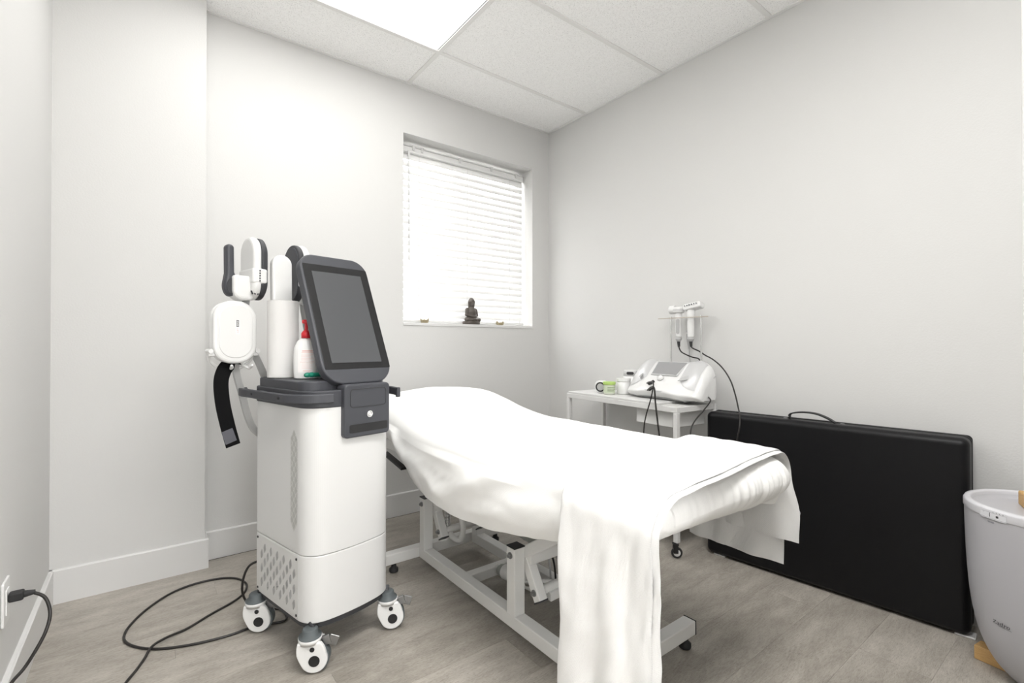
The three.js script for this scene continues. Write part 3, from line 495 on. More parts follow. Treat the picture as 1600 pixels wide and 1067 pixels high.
// outlet and the machine's power cord
{
  const o = thing('wall_outlet', 'white wall outlet plate low on the wall beside the baseboard', 'outlet', P(WL + 0.0002, 1.84, 0.333));
  mesh('plate', slab(rrect(-0.036, -0.058, 0.036, 0.058, 0.005), 0.006, 0.002).rotateY(Math.PI / 2), M.plasticWhite, o);
  mesh('receptacle', slab(rrect(-0.017, -0.034, 0.017, 0.034, 0.004), 0.003, 0.0008).rotateY(Math.PI / 2).translate(0.0055, 0, 0), M.plasticWhite, o);
  const c = thing('power_cord', 'black power cord looping over the floor from outlet to wheeled machine', 'cord', P(0, 1.9, 0));
  const base = P(0, 1.9, 0), rel = (q) => q.clone().sub(base), fl = (x, y) => { const q = px(80 + x / 4, 850 + y / 4, { h: 0.0045 }); return q; };
  mesh('plug', mergeGeometries([rb(0.030, 0.024, 0.026, 0.005).translate(WL + 0.024, 0.342, -1.84), rod(V3(WL + 0.036, 0.342, -1.84), V3(WL + 0.060, 0.342, -1.84), 0.0095, 0.006, 14)]).translate(-base.x, -base.y, -base.z), M.rubber, c);
  const seg1 = [P(WL + 0.055, 1.84, 0.342), P(-0.222, 1.84, 0.322), P(-0.208, 1.82, 0.283), P(-0.212, 1.785, 0.25), P(-0.228, 1.77, 0.215), P(-0.25, 1.76, 0.178), P(-0.266, 1.73, 0.168), P(-0.268, 1.68, 0.165), P(-0.25, 1.58, 0.08), P(-0.2, 1.5, 0.012), P(-0.13, 1.55, 0.0045), P(-0.08, 1.70, 0.0045)];
  const loop = [[470, 868], [540, 780], [590, 710], [640, 645], [720, 595], [850, 525], [1000, 435], [1150, 350], [1210, 300], [1225, 245], [1160, 210], [1050, 212], [900, 245], [760, 300], [620, 390], [520, 480], [470, 550], [470, 600], [540, 635], [660, 648], [800, 635], [960, 605], [1130, 560], [1275, 508]].map(([x, y]) => fl(x, y));
  loop[3].y = loop[4].y = 0.012; 
  const end = [mLoc(-0.08, 0.0045, -0.15), mLoc(-0.06, 0.0045, -0.24), mLoc(-0.13, 0.02, -0.30), mLoc(-0.185, 0.12, -0.265), mLoc(-0.17, 0.21, -0.24), mLoc(-0.12, 0.23, -0.205)];
  mesh('cable', tube([...seg1, ...loop, ...end].map(rel), 0.0042, 520, 10), M.cord, c);
}

// ================================================================ TREATMENT BED
const BU = 1.165, BA = 0.335, BV0 = 0.600, BV1 = 2.42;        // centre, half width, foot and head ends
const sstep = (a, b, x) => { const t = Math.max(0, Math.min(1, (x - a) / (b - a))); return t * t * (3 - 2 * t); };
const bedTop = (u, v) => 0.70 + 0.098 * sstep(1.62, 2.18, v) * (1 - 0.32 * Math.pow(Math.abs(u - BU - 0.03) / BA, 2.2)) - 0.05 * sstep(2.2, 2.46, v) - 0.006 * Math.pow(Math.abs(u - BU) / BA, 3);
{
  const b = thing('treatment_bed', 'white steel height-adjustable treatment bed frame under the white sheet', 'bed', P(BU, 1.5, 0));
  const O = P(BU, 1.5, 0), Q = (u, v, h) => P(u, v, h).sub(O);
  const T = 0.046;
  const tubeBar = (name, a, c, w = T, t = T, mat = M.coat) => mesh(name, bar(Q(...a), Q(...c), w, t, 0.004), mat, b);
  for (const u of [1.023, 1.307]) tubeBar('long_rail', [u, 2.03, 0.066], [u, 0.93, 0.066]);
  for (const v of [2.033, 0.93]) {
    tubeBar('cross_rail', [0.825, v, 0.066], [1.472, v, 0.066]);
    for (const u of [0.824, 1.473]) mesh('end_cap', bar(Q(u - 0.002, v, 0.066), Q(u + 0.002, v, 0.066), T + 0.001, T + 0.001, 0.001), M.black, b);
    for (const u of [0.886, 1.444]) mesh('foot', lathe([[0, 0], [0.017, 0], [0.020, 0.004], [0.020, 0.016], [0.012, 0.022], [0.009, 0.044], [0, 0.044]], 20).applyMatrix4(new THREE.Matrix4().setPosition(Q(u, v, 0))), M.rubber, b);
  }
  tubeBar('middle_rail', [1.046, 1.668, 0.063], [1.284, 1.668, 0.063], 0.04, 0.04);
  for (const u of [1.023, 1.307]) for (const v of [1.985, 1.317]) {
    tubeBar('post', [u, v, 0.085], [u, v, 0.318]);
    mesh('post_cap', rb(T + 0.001, 0.004, T + 0.001, 0.001).applyMatrix4(new THREE.Matrix4().setPosition(Q(u, v, 0.320))), M.black, b);
    for (const s of [-1, 1]) mesh('bolt', mergeGeometries([rod(Q(u + s * 0.023, v, 0.292), Q(u + s * 0.027, v, 0.292), 0.011, 0.011, 20), rod(Q(u + s * 0.027, v, 0.292), Q(u + s * 0.034, v, 0.292), 0.0065, 0.0065, 6)]), M.darkSteel, b);
  }
  // swing levers, their cross tubes and the link between them
  for (const v of [1.985, 1.317]) {
    mesh('pivot_tube', bar(Q(1.05, v - 0.025, 0.285), Q(1.28, v - 0.025, 0.285), 0.05, 0.05, 0.004), M.coat, b);
    for (const u of [1.066, 1.264]) {
      tubeBar('lever', [u, v - 0.005, 0.285], [u, v - 0.085, 0.150], 0.036, 0.036);
      mesh('lever_cap', bar(Q(u, v - 0.0845, 0.151), Q(u, v - 0.087, 0.147), 0.037, 0.037, 0.001), M.charcoalDark, b);
      mesh('bolt', mergeGeometries([rod(Q(u - 0.018, v - 0.07, 0.176), Q(u - 0.022, v - 0.07, 0.176), 0.011, 0.011, 20), rod(Q(u - 0.022, v - 0.07, 0.176), Q(u - 0.031, v - 0.07, 0.176), 0.0065, 0.0065, 6)]), M.darkSteel, b);
      tubeBar('swing_arm', [u, v - 0.005, 0.29], [u, v - 0.34, 0.50], 0.040, 0.040);
    }
    mesh('lever_tube', rod(Q(1.084, v - 0.07, 0.176), Q(1.246, v - 0.07, 0.176), 0.016), M.coat, b);
  }
  tubeBar('top_rail', [0.95, 2.25, 0.54], [0.95, 1.0, 0.54]); tubeBar('top_rail', [1.38, 2.25, 0.54], [1.38, 1.0, 0.54]);
  for (const v of [2.22, 1.64, 1.03]) tubeBar('top_cross_rail', [0.973, v, 0.54], [1.357, v, 0.54]);
  // return spring by the head-end lever
  const hel = []; for (let k = 0; k <= 260; k++) { const a = k / 260 * Math.PI * 2 * 22, q = Q(1.10, 1.925, 0.315 - 0.135 * k / 260); hel.push(V3(q.x + Math.cos(a) * 0.012, q.y, q.z + Math.sin(a) * 0.012)); }
  mesh('spring', new THREE.TubeGeometry(new THREE.CatmullRomCurve3(hel), 700, 0.0022, 6), M.chrome, b);
  mesh('spring_hook', capped([Q(1.10, 1.925, 0.185), Q(1.11, 1.90, 0.145), Q(1.125, 1.86, 0.140), Q(1.13, 1.84, 0.18), Q(1.13, 1.85, 0.24)], 0.013, 30, 12), M.coat, b);
  // lifting motor with control box and leads
  const mo = part('motor', b);
  mesh('motor_body', rod(Q(1.19, 1.60, 0.075), Q(1.19, 1.40, 0.10), 0.030, 0.030, 28), M.coat, mo);
  mesh('motor_cap', rod(Q(1.19, 1.60, 0.075), Q(1.19, 1.635, 0.071), 0.030, 0.022, 28), M.motor, mo);
  mesh('motor_eye', new THREE.TorusGeometry(0.013, 0.006, 10, 20).rotateY(Math.PI / 2).applyMatrix4(new THREE.Matrix4().setPosition(Q(1.185, 1.645, 0.082))), M.coat, mo);
  mesh('piston', rod(Q(1.16, 1.42, 0.11), Q(1.16, 1.26, 0.17), 0.014), M.chrome, mo);
  mesh('control_box', rb(0.10, 0.075, 0.20, 0.010).applyMatrix4(new THREE.Matrix4().makeRotationX(0.08).setPosition(Q(1.34, 1.56, 0.21))), M.motor, mo);
  for (let k = 0; k < 3; k++) mesh('lead', tube([Q(1.32, 1.62 - 0.03 * k, 0.24), Q(1.28, 1.57 - 0.03 * k, 0.265 + 0.01 * k), Q(1.24, 1.48 - 0.02 * k, 0.255), Q(1.23 + 0.02 * k, 1.38, 0.20), Q(1.20, 1.33 - 0.03 * k, 0.12)], 0.004, 40, 8), k === 1 ? M.cord : M.greyPlastic, mo);
  mesh('actuator_bracket', bar(Q(1.10, 1.235, 0.155), Q(1.32, 1.235, 0.165), 0.03, 0.03), M.coat, b);
  mesh('release_lever', bar(Q(0.955, 2.30, 0.475), Q(0.945, 2.055, 0.447), 0.030, 0.012), M.black, b);
  mesh('mattress', rb(0.58, 0.085, 1.58, 0.04, 4).applyMatrix4(new THREE.Matrix4().setPosition(Q(BU, 1.535, 0.630))), M.vinyl, b);
}
// fitted sheet: rings from the centre line out to the rounded edge and down the skirt to the hem
{
  const hemL = [[0.55, 0.572], [0.68, 0.565], [0.80, 0.535], [0.885, 0.519], [1.05, 0.480], [1.23, 0.446], [1.47, 0.427], [1.64, 0.441], [1.78, 0.482], [1.95, 0.565], [2.2, 0.60], [2.5, 0.62]];
  const lut = (t, x) => { for (let i = 1; i < t.length; i++) if (x <= t[i][0]) { const k = Math.max(0, (x - t[i - 1][0]) / (t[i][0] - t[i - 1][0])); return t[i - 1][1] + (t[i][1] - t[i - 1][1]) * k; } return t[t.length - 1][1]; };
  const hv = (BV1 - BV0) / 2, vm = (BV0 + BV1) / 2, per = [];
  const rcs = (c) => (c === 0 || c === 1 ? 0.07 : 0.13);      // foot corners, head corners
  const seg = (n, f) => { for (let i = 0; i < n; i++) per.push(f(i / n)); };
  // start at the foot end, left corner; go along the foot, up the right side, along the head, down the left side
  seg(96, (t) => ({ s: 0, t })); seg(16, (t) => ({ c: 1, t })); seg(150, (t) => ({ s: 1, t })); seg(16, (t) => ({ c: 2, t }));
  seg(60, (t) => ({ s: 2, t })); seg(16, (t) => ({ c: 3, t })); seg(220, (t) => ({ s: 3, t })); seg(16, (t) => ({ c: 0, t }));
  const at = (q, dl) => {                                     // plan point and outward normal at inset dl
    const a = BA - dl, b = hv - dl, R = (c) => Math.max(rcs(c) - dl, 0.0015);
    const cc = [[-a + R(0), -b + R(0)], [a - R(1), -b + R(1)], [a - R(2), b - R(2)], [-a + R(3), b - R(3)]];
    if (q.c !== undefined) { const an = Math.PI * (q.c === 0 ? 1 : q.c === 1 ? 1.5 : q.c === 2 ? 0 : 0.5) + q.t * Math.PI / 2, r = R(q.c); return [cc[q.c][0] + Math.cos(an) * r, cc[q.c][1] + Math.sin(an) * r, Math.cos(an), Math.sin(an)]; }
    const k = q.t, l = (x, y) => x + (y - x) * k;
    if (q.s === 0) return [l(cc[0][0], cc[1][0]), -b, 0, -1]; if (q.s === 1) return [a, l(cc[1][1], cc[2][1]), 1, 0];
    if (q.s === 2) return [l(cc[2][0], cc[3][0]), b, 0, 1]; return [-a, l(cc[3][1], cc[0][1]), -1, 0];
  };
  const RE = 0.062, NI = 34, NR = 12, NS = 26, N = NI + NR + NS;
  const creases = [[1.55, 0.48, 1.00, 0.69, 0.034, 0.015], [1.32, 0.47, 0.94, 0.60, 0.030, 0.010], [1.85, 0.69, 1.28, 0.60, 0.034, 0.012], [2.02, 0.72, 1.70, 0.50, 0.028, 0.009], [1.93, 0.74, 1.83, 0.52, 0.020, 0.007], [1.2, 0.50, 0.88, 0.545, 0.026, 0.006], [1.75, 0.58, 1.42, 0.46, 0.030, 0.007]];
  const fold = (v, h) => { let o = 0; for (const [v0, h0, v1, h1, w, amp] of creases) { const dx = v1 - v0, dy = h1 - h0, t = Math.max(0, Math.min(1, ((v - v0) * dx + (h - h0) * dy) / (dx * dx + dy * dy))), e = Math.hypot(v - v0 - dx * t, h - h0 - dy * t) / w; o += amp * Math.exp(-e * e) * Math.sin(Math.PI * (0.12 + 0.76 * t)); } return o; };
  const wrinkle = (i) => Math.sin(i * 0.95 + 2.0 * noise2(i * 0.09, 4)) * 0.45 + noise2(i * 0.17, 9) * 0.8;
  const pos = [], uv = [], idx = [];
  per.forEach((q, i) => {
    let run = 0, last = null;
    for (let j = 0; j < N; j++) {
      let dl, h, x, y, nx, ny;
      if (j < NI) { dl = RE + (BA - 0.0003 - RE) * (1 - j / NI); [x, y, nx, ny] = at(q, dl); h = bedTop(BU + x, vm + y) + 0.0016 * noise2(x * 9, y * 5 + 3) + 0.0022 * noise2(x * 3 + 9, y * 2); }
      else if (j < NI + NR) { const a = (j - NI) / NR * Math.PI / 2; dl = RE * (1 - Math.sin(a)); [x, y, nx, ny] = at(q, dl); h = bedTop(BU + x, vm + y) - RE * (1 - Math.cos(a)) + 0.0016 * noise2(x * 9, y * 5 + 3); const gz = wrinkle(i) * 0.0075 * sstep(0.35, 1.5, a) * sstep(-0.2, -0.9, ny) * (sstep(-0.08, 0.2, x) + 0.16); x += nx * gz; y += ny * gz; }
      else {
        const w = (j - NI - NR + 1) / NS; [x, y, nx, ny] = at(q, 0); const V = vm + y, left = sstep(0.1, -0.9, nx), foot = sstep(-0.2, -0.9, ny), head = sstep(0.2, 0.9, ny);
        const top = bedTop(BU + x, V) - RE, hem = left * lut(hemL, V) + (1 - left) * (foot * (0.575 - 0.02 * sstep(-0.3, 0.3, x)) + head * 0.60 + (1 - foot - head) * 0.55);
        h = top + (hem - top) * w;
        const gather = wrinkle(i) * 0.0075 * (foot * sstep(-0.08, 0.2, x) + 0.16 * foot + 0.5 * sstep(0.0, 0.6, w) * (1 - left) * (1 - foot));
        let o = 0.010 * (1 - foot) * Math.sin(Math.PI * Math.min(1, w * 1.0)) + gather - foot * 0.075 * w * w - (1 - foot) * 0.012 * w * w * w;
        o += left * (fold(V, h) + 0.003 * noise2(V * 4 + h * 5 + 2, h * 8 - V * 2) * sstep(0, 0.4, w) + 0.0007 * noise2(V * 16 + h * 12, h * 20 + 5) * sstep(0, 0.4, w) + 0.008 * sstep(1.5, 2.0, V) * noise2(V * 17, 2) * sstep(0.2, 1, w) - 0.05 * sstep(1.70, 2.05, V) * w * w);
        x += nx * o; y += ny * o; if (w === 1) h += 0.002 * noise2(i * 0.08, 1);
      }
      const p = P(BU + x, vm + y, h); if (last) run += p.distanceTo(last); last = p;
      pos.push(p.x, p.y, p.z); uv.push(i * 0.0085, run);
    }
  });
  const K = per.length;
  for (let i = 0; i < K; i++) for (let j = 0; j < N - 1; j++) { const a = i * N + j, b = ((i + 1) % K) * N + j; idx.push(a, a + 1, b, b, a + 1, b + 1); }
  const g = new THREE.BufferGeometry(); g.setAttribute('position', new THREE.Float32BufferAttribute(pos, 3)); g.setAttribute('uv', new THREE.Float32BufferAttribute(uv, 2)); g.setIndex(idx); g.computeVertexNormals();
  tag(mesh('bed_sheet', g, M.sheet), 'loose white fitted sheet draped over the treatment bed', 'sheet');
}
// folded towel laid across the foot end, long side hanging to the left, short corner to the right
{
  const t = thing('bath_towel', 'folded white towel laid across the bed foot and hanging down', 'towel', P(BU, 0.75, 0.70));
  const O = P(BU, 0.75, 0.70);
  const layer = (lift, v0f, v1f, hL, hR, sd, TH = 0.007) => {
    const path = [];                                          // [u, h] from the left hem over the bed to the right hem
    for (let k = 0; k <= 46; k++) path.push([BU - BA - 0.024, hL + (0.635 - hL) * k / 46]);
    for (let k = 1; k <= 10; k++) { const a = k / 10 * Math.PI / 2; path.push([BU - BA - 0.024 + 0.072 * (1 - Math.cos(a)), 0.635 + 0.066 * Math.sin(a)]); }
    for (let k = 1; k < 40; k++) { const u = BU - BA + 0.048 + (2 * BA - 0.096) * k / 40; path.push([u, 0.701]); }
    for (let k = 0; k <= 10; k++) { const a = k / 10 * Math.PI / 2; path.push([BU + BA - 0.048 + 0.072 * Math.sin(a), 0.635 + 0.066 * Math.cos(a)]); }
    for (let k = 1; k <= 22; k++) path.push([BU + BA + 0.024, 0.635 + (hR - 0.635) * k / 22]);
    const n = path.length, W = 30, P0 = (i, j, side) => {
      const [u, h] = path[i], a = path[Math.max(0, i - 1)], b = path[Math.min(n - 1, i + 1)], tx = b[0] - a[0], ty = b[1] - a[1], l = Math.hypot(tx, ty), nu = -ty / l, nh = tx / l, w = 0.5 - 0.5 * Math.cos(Math.PI * j / W);
      const e = 0.004 * noise2(i * 0.06, sd) , va = v0f(u, h) + e, vb = v1f(u, h) + 0.004 * noise2(i * 0.05, sd + 7), v = va + (vb - va) * w;
      const hangL = sstep(0.68, 0.55, h) * (u < BU ? 1 : 0), hangR = sstep(0.68, 0.55, h) * (u > BU ? 1 : 0);
      const rip = hangL * (0.007 * noise2(w * 2.2 + 5, h * 1.6) + 0.0022 * noise2(w * 5 + h * 7 + 3, h * 5 - w * 3) + 0.0011 * noise2(w * 11 + h * 14, h * 12 - w * 9 + 2)) + hangR * 0.010 * noise2(w * 3 + 4, h * 5) + (1 - hangL - hangR) * (0.0018 * noise2(u * 8, w * 4 + sd) + 0.004 * sstep(0.3, 0.9, u - BU + 0.2) * Math.max(0, noise2(u * 10, w * 3)));
      const ed = TH / 2 * Math.sqrt(Math.max(0, 1 - Math.pow(Math.abs(2 * w - 1), 14)));
      const off = lift + TH / 2 + rip + side * ed; return P(u + nu * off, v, h + nh * off).sub(O);
    };
    return grid(n, 2 * W + 1, (i, j) => (j <= W ? P0(i, j, 1) : P0(i, 2 * W - j, -1)));
  };
  const f0 = (u) => 0.568 + 0.062 * sstep(BU - BA - 0.03, BU + BA, u), back = (u, h) => 0.848 + 0.075 * sstep(BU - BA, BU + BA, u) + (u < BU ? 0.012 * sstep(0.6, 0.1, h) : 0);
  mesh('towel_layer', layer(0.003, (u, h) => f0(u) - (u > BU ? 0.020 * sstep(0.66, 0.5, h) : 0), back, 0.045, 0.432, 3), M.towel, t);
  mesh('towel_layer', layer(0.0092, (u, h) => f0(u) + 0.014 + (u > BU ? 0.012 * sstep(0.66, 0.5, h) : 0.006 * sstep(0.6, 0.2, h)), (u, h) => back(u, h) - 0.004 + (u > BU ? 0.06 * sstep(0.66, 0.3, h) : 0), 0.030, 0.352, 3), M.towel, t);
  const lp = px(1241, 800, { u: BU + BA + 0.040 });
  mesh('care_tag', sweepRect([V3(0, 0.012, -0.004), V3(0.004, 0, 0.006), V3(0, -0.012, -0.003)], 0.016, 0.0008, V3(1, 0, 0), 10).translate(lp.x - O.x, lp.y - O.y, lp.z - O.z), std(new THREE.Color(0.55, 0.55, 0.56), 0.8), t);
}

// ================================================================ SIDE TABLE ON CASTERS, AGAINST THE RIGHT WALL
const TT = -Math.PI / 2 - 0.078, TH0 = 0.724;                 // local x runs towards the camera, local z faces the bed
const TC = P(0, 0, 0); { const a = P(2.0, 1.328, 0), b = P(2.064, 2.143, 0), n = V3(Math.sin(TT), 0, Math.cos(TT)); TC.copy(a).add(b).multiplyScalar(0.5).addScaledVector(n, -0.155); }
const tLoc = (x, y, z) => V3(x, y, z).applyAxisAngle(V3(0, 1, 0), TT).add(TC);
{
  const t = thing('side_table', 'narrow white steel side table on casters against the wall', 'table', TC, TT);
  const W = 0.818, D = 0.31, leg = 0.024;
  mesh('table_top', rb(W - 0.05, 0.012, D - 0.03, 0.002).translate(-0.012, TH0 - 0.010, 0), M.coat, t);
  mesh('top_board', rb(W - 0.13, 0.012, D - 0.012, 0.003).translate(-0.052, TH0 + 0.002, 0.004), M.trim, t);
  mesh('frame_bar', rb(W, 0.028, leg, 0.003).translate(0, TH0 - 0.018, D / 2 - leg / 2), M.trim, t); mesh('frame_bar', rb(W, 0.028, leg, 0.003).translate(0, TH0 - 0.018, -D / 2 + leg / 2), M.trim, t);
  for (const s of [-1, 1]) mesh('frame_bar', rb(leg, 0.028, D - 2 * leg, 0.003).translate(s * (W / 2 - leg / 2), TH0 - 0.018, 0), M.trim, t);
  for (const sx of [-1, 1]) for (const sz of [-1, 1]) {
    const x = sx * (W / 2 - leg / 2), z = sz * (D / 2 - leg / 2);
    mesh('leg', rb(leg, TH0 - 0.032 - 0.075, leg, 0.003).translate(x, (TH0 - 0.032 + 0.075) / 2, z), M.trim, t);
    const c = part('caster', t); c.position.set(x, 0, z); c.rotation.y = 0.9;
    mesh('wheel', new THREE.TorusGeometry(0.0205, 0.0065, 12, 30).translate(0, 0.027, 0), M.rubber, c);
    mesh('hub', cyl(0.017, 0.017, 0.010, 26).rotateX(Math.PI / 2).translate(0, 0.027, 0), M.plasticWhite, c);
    mesh('fork', mergeGeometries([rb(0.022, 0.040, 0.004, 0.001).translate(-0.006, 0.046, 0.010), rb(0.022, 0.040, 0.004, 0.001).translate(-0.006, 0.046, -0.010), rb(0.026, 0.008, 0.026, 0.001).translate(-0.006, 0.068, 0), cyl(0.008, 0.008, 0.01, 14).translate(0, 0.073, 0)]), M.black, c);
  }
  mesh('lower_shelf', rb(W - 0.05, 0.012, D - 0.05, 0.002).translate(0, 0.20, 0), M.trim, t);
  const dr = part('drawer', t);
  mesh('drawer_box', rb(0.24, 0.075, D - 0.07, 0.004).translate(W / 2 - 0.165, TH0 - 0.074, 0.0), M.plasticWhite, dr);
}
// beauty device with sloping front and screen
const DV = (x, y, z) => tLoc(0.205 + x, TH0 + 0.008 + y, -0.025 + z);
{
  const d = thing('facial_device', 'silver-white tabletop beauty device with sloping screen on the side table', 'device', DV(0, 0, 0), TT);
  // side profile (z forward, y up) lofted across x with fuller middle and drooping shoulders
  const NX = 60, prof = [[-0.105, 0.012], [-0.112, 0.03], [-0.112, 0.10], [-0.108, 0.155], [-0.095, 0.182], [-0.07, 0.192], [-0.045, 0.186], [-0.015, 0.160], [0.02, 0.125], [0.055, 0.095], [0.085, 0.075], [0.104, 0.058], [0.110, 0.045], [0.104, 0.034], [0.085, 0.018], [0.06, 0.012]];
  const cv = new THREE.CatmullRomCurve3([...prof, prof[0]].map(([z, y]) => V3(0, y, z)), false, 'centripetal'), NP = 90;
  const base = [...Array(NP + 1)].map((_, j) => cv.getPoint(j / NP));
  const HW = 0.235, sh = (x) => { const e = Math.pow(Math.min(1, Math.abs(x) / HW), 12); return Math.sqrt(Math.max(0, 1 - e)); };
  const surf = (x, q) => {                                   // shoulder swell either side of the screen, rounded ends
    const k = sh(x), ax = Math.abs(x), sw = Math.exp(-Math.pow((ax - 0.165) / 0.05, 2)) * 0.016 * sstep(0.03, 0.10, q.y) * sstep(0.115, -0.06, q.z) ;
    const low = 1 - 0.06 * sstep(0.10, HW, ax);
    return V3(x, 0.012 + (q.y - 0.012) * (0.45 + 0.55 * k) * low + sw * k - 0.010 * sstep(0.05, 0.16, ax) * sstep(0.05, 0.1, q.z), q.z * (0.6 + 0.4 * k) - 0.035 * sstep(0.09, HW, ax) * sstep(0.0, 0.1, q.z));
  };
  const shell = grid(NX + 3, NP + 1, (i, j) => { const e = Math.max(0, Math.min(NX, i - 1)), s = e / NX * 2 - 1, x = HW * Math.sin(s * Math.PI / 2) * 0.9995, q = surf(x, base[j]); if (i === 0 || i === NX + 2) { const c = surf(x, V3(0, 0.07, -0.03)); return q.lerp(c, 0.96); } return q; });
  const sm = M.silverWhite.clone(); sm.side = THREE.DoubleSide;
  mesh('shell', shell, sm, d);
  const sm2 = M.silver.clone(); sm2.side = THREE.DoubleSide;
  const A = V3(0, 0.190, -0.055), B = V3(0, 0.122, 0.025), N = V3(0, 0.08, 0.068).normalize(), mid = A.clone().lerp(B, 0.5), len = A.distanceTo(B);
  const tilt = Math.atan2(B.z - A.z, A.y - B.y), scr = part('screen', d); scr.position.copy(mid); scr.rotation.x = -tilt;
  const trap = new THREE.Shape([V2(-0.10, len / 2), V2(0.10, len / 2), V2(0.085, -len / 2), V2(-0.085, -len / 2)]);
  mesh('screen_rim', slab(trap, 0.006, 0.002).translate(0, 0, 0.001), M.silver, scr);
  const tr2 = new THREE.Shape([V2(-0.092, len / 2 - 0.006), V2(0.092, len / 2 - 0.006), V2(0.078, -len / 2 + 0.006), V2(-0.078, -len / 2 + 0.006)]);
  mesh('display', slab(tr2, 0.002, 0.0004).translate(0, 0, 0.0066), std(new THREE.Color(0.30, 0.30, 0.305), 0.25), scr);
  for (const s of [-1, 1]) mesh('shoulder_panel', grid(17, 31, (i, j) => {   // silver shoulder skins just proud of the shell
    const v = i / 16, x = s * (0.108 + 0.098 * v), j0 = 0.30 + 0.02 * v, j1 = 0.63 - 0.10 * Math.pow(1 - v, 2), q = base[0].clone().copy(cv.getPoint(j0 + (j1 - j0) * j / 30)), p = surf(x, q); return p.add(V3(s * 0.0004, 0.0016, 0.0016));
  }), sm2, d);
  for (const s of [-1, 1]) {                                  // silver recessed leaf shapes on the shoulders
    const lf = new THREE.Shape(); lf.moveTo(-0.050, 0); lf.quadraticCurveTo(0, 0.028, 0.050, 0.0); lf.quadraticCurveTo(0, -0.022, -0.050, 0);
    const g = slab(lf, 0.004, 0.0015, 16).rotateX(-1.05).rotateY(s * 0.95).rotateX(0.35).translate(s * 0.150, 0.118, 0.030);
    mesh('shoulder_inlay', g, M.greyPlastic, d);
  }
  mesh('front_band', sweepRect([V3(-0.20, 0.055, 0.035), V3(-0.15, 0.050, 0.082), V3(-0.05, 0.048, 0.108), V3(0.05, 0.048, 0.108), V3(0.15, 0.050, 0.082), V3(0.20, 0.06, 0.035), V3(0.225, 0.09, -0.02), V3(0.232, 0.13, -0.08)], 0.004, 0.008), M.silver, d);
  mesh('knob', lathe([[0, 0], [0.016, 0], [0.017, 0.004], [0.014, 0.014], [0, 0.016]], 28).rotateX(0.75).translate(-0.004, 0.108, 0.046), M.plasticWhite, d);
  mesh('underside', rb(0.34, 0.014, 0.15, 0.004).translate(0, 0.010, -0.012), M.greyPlastic, d);
  for (const sx of [-1, 1]) for (const sz of [-1, 1]) mesh('foot', cyl(0.012, 0.010, 0.012, 18).translate(sx * 0.15, 0.006, -0.015 + sz * 0.06), M.greyPlastic, d);
  // leads plugged into the front
  const jack = (x, y, z) => rod(V3(x, y, z - 0.02), V3(x, y - 0.012, z + 0.016), 0.0085, 0.007, 16);
  mesh('plug', jack(-0.035, 0.092, 0.085), M.rubber, d); mesh('plug', jack(-0.015, 0.064, 0.105), M.rubber, d);
  const toD = (q) => q.clone().sub(DV(0, 0, 0)).applyAxisAngle(V3(0, 1, 0), -TT);
  const free = (l, u) => l.map(([x, y, uu]) => toD(px(x, y, { u: uu ?? u })));
  mesh('lead', tube([V3(-0.035, 0.080, 0.100), V3(-0.036, 0.084, 0.114), ...free([[1021, 600], [1017, 622], [1009, 650], [1006, 668], [1006, 690], [1010, 730]], 1.972)], 0.0032, 80, 8), M.cord, d);
  mesh('lead', tube([V3(-0.015, 0.053, 0.120), V3(-0.018, 0.05, 0.128), ...free([[1022, 606], [1024, 630], [1028, 665], [1031, 690], [1036, 740]], 1.972)], 0.0042, 80, 8), M.cord, d);
  const pr = free([[1109, 588, 2.235], [1111, 600, 2.225], [1109, 610, 2.215], [1105, 618, 2.20], [1108, 622, 2.19], [1110, 626, 2.16], [1100, 640, 2.09], [1085, 658, 2.0], [1079, 672, 1.96], [1079, 700, 1.95]], 2.2);
  mesh('power_lead', tube(pr, 0.0034, 90, 8), M.cord, d);
}
